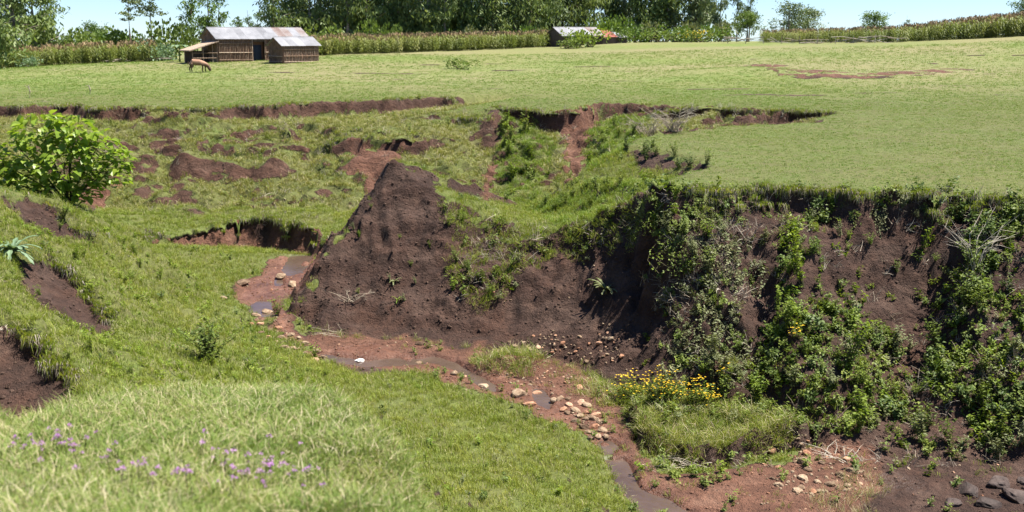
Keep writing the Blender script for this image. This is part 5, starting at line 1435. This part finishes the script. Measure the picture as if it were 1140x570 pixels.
# houses ---------------------------------------------------------------------------------------------
M_POLE = plain_mat("weathered_poles", [(.13, .085, .055), (.28, .20, .14), (.48, .39, .30)], 2.5, .9, .3, stretch=(6, 6, 1))
M_MUD = plain_mat("mud_wall", [(.13, .072, .045), (.20, .115, .075), (.26, .165, .11)], 1.5, .95, .4)
M_DOOR = plain_mat("blue_black_door", [(.012, .018, .032), (.025, .036, .06)], 2, .7)
M_TIN = plain_mat("grey_tin", [(.19, .19, .20), (.26, .26, .272), (.33, .33, .345)], .9, .55, 0, .4, .15)
M_TINR = plain_mat("rusting_tin", [(.16, .10, .08), (.23, .185, .17), (.29, .275, .27)], .9, .65, 0, .4, .1)
M_RUST = plain_mat("rusty_red_tin", [(.24, .07, .045), (.33, .12, .08), (.42, .24, .19)], .9, .7, 0, .4, .1)
M_DWALL = plain_mat("dark_plank_wall", [(.045, .030, .022), (.085, .058, .043), (.12, .09, .07)], 2, .9, .3, stretch=(6, 6, 1))

def sheet_mesh(w, L, mat, name="roof_sheet"):
    mb = MB(); n = 12; t = .012
    vs, fs = [], []
    for i in range(n + 1):
        zz = .022 * (1 if i % 2 else -1); xx = -w / 2 + w * i / n
        vs += [(xx, 0, zz), (xx, L, zz), (xx, 0, zz - t), (xx, L, zz - t)]
    for i in range(n):
        a = 4 * i; fs += [(a, a + 4, a + 5, a + 1), (a + 2, a + 3, a + 7, a + 6), (a, a + 2, a + 6, a + 4), (a + 1, a + 5, a + 7, a + 3)]
    mb.add(vs, fs); return mb.mesh(name, mat)

def house(name, px, py, d, rz, Lx, Ly, hw, rise, label, mats, over=.3, wallmat=None, door=None, ridge_drop=0.0, sheet_w=.85, poles=True):
    """front left corner at the picture point; local x runs along the front, y goes back"""
    p0 = P(px, py, d); z0 = ground_z(p0[0], p0[1])
    e = empty(name, (p0[0], p0[1], z0 - .05), rz); tag(e, label, "house" if door else "hut")
    wallmat = wallmat or M_MUD
    def wall(quad, nm="wall"):
        mb = MB(); a, b, h1, h2, apex = quad
        a = Vector(a); b = Vector(b); nrm = Vector(((b - a).y, -(b - a).x, 0)).normalized() * .06
        vs = [a, b, b + Vector((0, 0, h2))] + ([(a + b) / 2 + Vector((0, 0, apex))] if apex else []) + [a + Vector((0, 0, h1))]
        k = len(vs); fr = [v + nrm for v in vs]
        mb.add(list(vs) + fr, [tuple(reversed(range(k))), tuple(range(k, 2 * k))] + [(i, (i + 1) % k, k + (i + 1) % k, k + i) for i in range(k)])
        return mb.build(nm, wallmat, e)
    x0 = 0.0
    if door:
        d0, d1, dh = door
        wall(((0, 0, 0), (d0, 0, 0), hw, hw, 0)); wall(((d1, 0, 0), (Lx, 0, 0), hw, hw, 0))
        mb = MB(); box(mb, (d0, -.05, dh), (d1, .0, hw)); mb.build("door_lintel", M_DWALL, e)
        # set-back doorway
        mb = MB(); box(mb, (d0, .45, 0), (d1, .5, hw)); mb.build("porch_wall", M_MUD, e)
        mb = MB(); box(mb, (d0 + .28, .38, .05), (d1 - .25, .44, dh - .35)); dr = mb.build("door", M_DOOR, e)
        mb = MB(); box(mb, (d0 + .34, .355, .9), (d0 + .40, .38, 1.0)); mb.build("handle", M_POLE, dr)
        for xx in (d0, d1 - .1):
            mb = MB(); box(mb, (xx, -.12, 0), (xx + .1, -.065, hw)); mb.build("door_post", M_POLE, e)
    else:
        wall(((0, 0, 0), (Lx, 0, 0), hw, hw, 0))
    wall(((0, Ly, 0), (0, 0, 0), hw, hw, hw + rise)); wall(((Lx, 0, 0), (Lx, Ly, 0), hw, hw, hw + rise)); wall(((Lx, Ly, 0), (0, Ly, 0), hw, hw, 0))
    if poles:
        def row(a, b, hmax, hf=None, sp=.17):
            mb = MB(); a = Vector(a); b = Vector(b); L = (b - a).length; n = int(L / sp); nrm = Vector(((b - a).y, -(b - a).x, 0)).normalized()
            for i in range(n):
                t = (i + .5 + rd.gauss(0, .12)) / n; q = a.lerp(b, t) + nrm * .10; h = hf(t) if hf else hmax
                tube(mb, [q + Vector((0, 0, 0)), q + Vector((rd.gauss(0, .03), rd.gauss(0, .01), h * rd.uniform(.9, 1.0)))], [.035 * rd.uniform(.7, 1.3), .028], 5, cap=False)
            tag(mb.build("wall_poles", M_POLE, e), kind="stuff")
            for zf in (.12, .42, .78):
                mb = MB(); tube(mb, [a + nrm * .16 + Vector((0, 0, hmax * zf)), b + nrm * .16 + Vector((0, 0, hmax * zf + rd.gauss(0, .03)))], [.035, .03], 5); mb.build("rail", M_POLE, e)
        if door: row((0, 0, 0), (door[0], 0, 0), hw); row((door[1], 0, 0), (Lx, 0, 0), hw)
        else: row((0, 0, 0), (Lx, 0, 0), hw)
        row((0, Ly, 0), (0, 0, 0), hw, lambda t: hw + rise * (1 - abs(2 * t - 1)) * .9)
    # roof of single corrugated sheets on two slopes
    sl = math.hypot(Ly / 2 + over, rise + .0); pitch = math.atan2(rise, Ly / 2)
    Ls = (Ly / 2 + over) / math.cos(pitch); n = int((Lx + 2 * over) / sheet_w); w = (Lx + 2 * over) / n
    ms = [sheet_mesh(w * 1.06, Ls + .05, m) for m in mats]
    roof = empty("roof", (0, 0, 0)); roof.parent = e
    for i in range(n):
        xx = -over + w * (i + .5); m = ms[1 if (i / n > .62 and rd.random() < .7 and len(ms) > 1)  else 0]; dz = -ridge_drop * xx / Lx
        o = bpy.data.objects.new("roof_sheet", m); COL.objects.link(o); o.parent = roof
        o.location = (xx, -over, hw - over * math.tan(pitch) + .07 + .006 * (i % 2) + dz); o.rotation_euler = (pitch, 0, 0)
        o = bpy.data.objects.new("roof_sheet", m); COL.objects.link(o); o.parent = roof
        o.location = (xx, Ly + over, hw - over * math.tan(pitch) + .07 + .006 * (i % 2) + dz); o.rotation_euler = (pitch, 0, math.pi)
    return e
HR = R(37)
hse = house("long_house", 243.5, 64.5, 115.5, HR, 10.0, 4.2, 2.45, 1.05, "long brown pole walled house with pale tin roof and dark doorway", [M_TIN, M_TINR], .3, None, (3.6, 5.1, 2.1))
# lean-to at its left end
def bar(parent, name, a, b, r, mat): mb = MB(); tube(mb, [a, b], [r, r * .85], 5); return mb.build(name, mat, parent)
for (xx, yy, hh) in ((-2.7, .1, 1.25), (-1.6, .05, 1.55), (-.6, .05, 1.85), (-2.7, 2.2, 1.25)): bar(hse, "lean_to_post", (xx, yy, 0), (xx, yy, hh), .05, M_POLE)
for zz in (.5, 1.0): bar(hse, "lean_to_rail", (-2.7, -.02, zz), (-.1, -.02, zz), .035, M_POLE)
mb = MB(); mb.add([(-3.1, -.25, 1.18), (0.0, -.25, 2.12), (0.0, 2.6, 2.12), (-3.1, 2.6, 1.18), (-3.1, -.25, 1.28), (0.0, -.25, 2.22), (0.0, 2.6, 2.22), (-3.1, 2.6, 1.28)], [(0,3,2,1),(4,5,6,7),(0,1,5,4),(1,2,6,5),(2,3,7,6),(3,0,4,7)])
mb.build("lean_to_roof", M_POLE, hse)
mb = MB(); box(mb, (-2.6, 2.3, 0), (-.05, 2.4, 1.2)); mb.build("lean_to_back", M_DWALL, hse)
house("small_hut", 315.6, 67.3, 112, R(44), 4.1, 2.5, 1.85, .72, "small pole walled hut with pale tin roof right of the house", [M_TIN], .28, M_MUD)
house("low_shed", 627, 47.5, 143.0, R(33), 6.2, 3.6, 1.45, .95, "low dark shed with grey tin roof behind the bright bushes", [M_TIN, M_TINR], .3, M_DWALL, None, 0, .9, False)
house("rusty_shed", 663, 46.5, 146.0, R(33), 3.2, 3.2, 1.05, .75, "low shed with rusty red tin roof right of the bushes", [M_RUST], .25, M_DWALL, None, 0, .8, False)
house("grey_shed", 680, 46.2, 148.2, R(33), 2.6, 2.8, .85, .6, "lowest grey roofed shed at the right end of the sheds", [M_TIN], .2, M_DWALL, None, 0, .8, False)

# brushwood fences --------------------------------------------------------------------------------------
def brush_fence(name, ptsl, n, label, seed, hmax=.8, posts=True):
    r2 = random.Random(seed); p0 = hit(*ptsl[0]); e = empty(name, p0); W0 = [hit(*p) for p in ptsl]
    def along(t):
        k = min(int(t * (len(W0) - 1)), len(W0) - 2); f = t * (len(W0) - 1) - k; q = W0[k].lerp(W0[k + 1], f); q.z = ground_z(q.x, q.y); return q - p0
    if posts:
        for i in range(n // 4):
            q = along((i + .5) / (n // 4)); bar(e, "post", q + Vector((0, 0, -.1)), q + Vector((r2.gauss(0, .12), 0, hmax * r2.uniform(.7, 1.3))), .05, M_TWIG)
    for i in range(n):
        t = r2.uniform(0, .93); a = along(t); b = along(min(1, t + r2.uniform(.04, .14)))
        mb = MB(); a += Vector((0, r2.gauss(0, .15), r2.uniform(.05, hmax))); b += Vector((0, r2.gauss(0, .15), r2.uniform(.05, hmax))); m = (a + b) / 2 + Vector((0, 0, r2.gauss(0, .08)))
        tube(mb, [a, m, b], [.05, .04, .02], 5); mb.build("branch", M_TWIG, e)
    return tag(e, label, "fence")
brush_fence("branch_fence", [(800, 48.5), (850, 49), (900, 49), (950, 48.5), (1010, 47)], 40, "low fence of bare branches along the front of the right maize", 1)
brush_fence("branch_fence", [(66, 71), (110, 70.5), (150, 69), (192, 68)], 30, "heap of dead branches along the front of the left maize", 2, .45, False)
def stake(px, py, h, label):
    p = hit(px, py); mb = MB(); tube(mb, [(0, 0, -.1), (.05, 0, h * .5), (-.03, .02, h)], [.045, .04, .025], 6); tube(mb, [(.0, 0, h * .8), (-.22, 0, h * .98)], [.02, .01], 4)
    tag(mb.build("stake", M_TWIG, loc=p), label, "stake")
stake(33, 109, .75, "thin pale stake leaning in the far field, left of two")
stake(100, 106, .62, "short pale stake in the far field, right of two")

# grazing calf ---------------------------------------------------------------------------------------------
def calf(px, py):
    p = hit(px, py); e = empty("calf", p, R(8)); tag(e, "small brown calf grazing on the field before the long house", "calf")
    V = [(-.60, 0, .90), (-.25, 0, .86), (.2, 0, .84), (.50, 0, .86), (.74, 0, .66), (.88, 0, .46), (.96, 0, .30), (1.04, 0, .10)]
    Rr = [.24, .28, .29, .27, .19, .14, .155, .095]
    E = [(i, i + 1) for i in range(7)]
    def chain(root, ps, rs):
        prev = root
        for q, r in zip(ps, rs): V.append(q); Rr.append(r); E.append((prev, len(V) - 1)); prev = len(V) - 1
    for s in (-1, 1):
        st = .10 * s
        chain(3, [(.50 + st, .13 * s, .66), (.48 + st, .13 * s, .40), (.47 + st, .13 * s, .20), (.49 + st, .13 * s, .03)], [.11, .062, .045, .05])
        chain(0, [(-.60 - st, .14 * s, .72), (-.52 - st, .15 * s, .55), (-.68 - st, .15 * s, .34), (-.64 - st, .15 * s, .18), (-.62 - st, .15 * s, .03)], [.15, .10, .055, .045, .05])
    me = bpy.data.meshes.new("body"); me.from_pydata(V, E, []); me.update()
    o = bpy.data.objects.new("body", me); COL.objects.link(o); o.parent = e
    sk = o.modifiers.new("skin", 'SKIN')
    for i, r in enumerate(Rr): me.skin_vertices[0].data[i].radius = (r, r)
    me.skin_vertices[0].data[1].use_root = True
    o.modifiers.new("sub", 'SUBSURF').levels = 1; o.modifiers["sub"].render_levels = 2
    m, nt, out = new_mat("brown_hide"); g = NT(nt); tc = g.n("ShaderNodeTexCoord"); sp = g.n("ShaderNodeSeparateXYZ"); g.l(tc.outputs["Object"], sp.inputs[0])
    f = g.math('ADD', sp.outputs[2], g.math('MULTIPLY', g.math('SUBTRACT', g.noise(3, 3, .6, tc.outputs["Object"]), .5), .3))
    c = g.ramp(f, [(.25, (.055, .030, .018)), (.62, (.13, .068, .04)), (.85, (.30, .165, .10))]); b = g.n("ShaderNodeBsdfPrincipled"); b.inputs["Roughness"].default_value = .8; g.l(c, b.inputs["Base Color"]); g.l(b.outputs[0], out.inputs[0])
    me.materials.append(m)
    mb = MB(); tube(mb, [(-.80, 0, .95), (-.88, 0, .7), (-.86, 0, .42)], [.03, .022, .04], 5); mb.build("tail", m, e, True)
    for s in (-1, 1):
        mb = MB(); leaf(mb, (.90, .08 * s, .52), (-.2, .9 * s, .3), .17, .09, .2, .1); mb.build("ear", m, e)
calf(221, 80.5)

# alike trees and bushes of one row are told apart by their place in it
from collections import defaultdict
rows = defaultdict(list)
for o in bpy.data.objects:
    if o.parent is None and o.get("group") and o.get("category") in ("tree", "bush"): rows[o["group"]].append(o)
for gname, lst in rows.items():
    if len({o["label"] for o in lst}) > 1: continue
    lst.sort(key=lambda o: o.location.x / o.location.y)
    for i, o in enumerate(lst): o["label"] = nth(o["label"], i, len(lst))
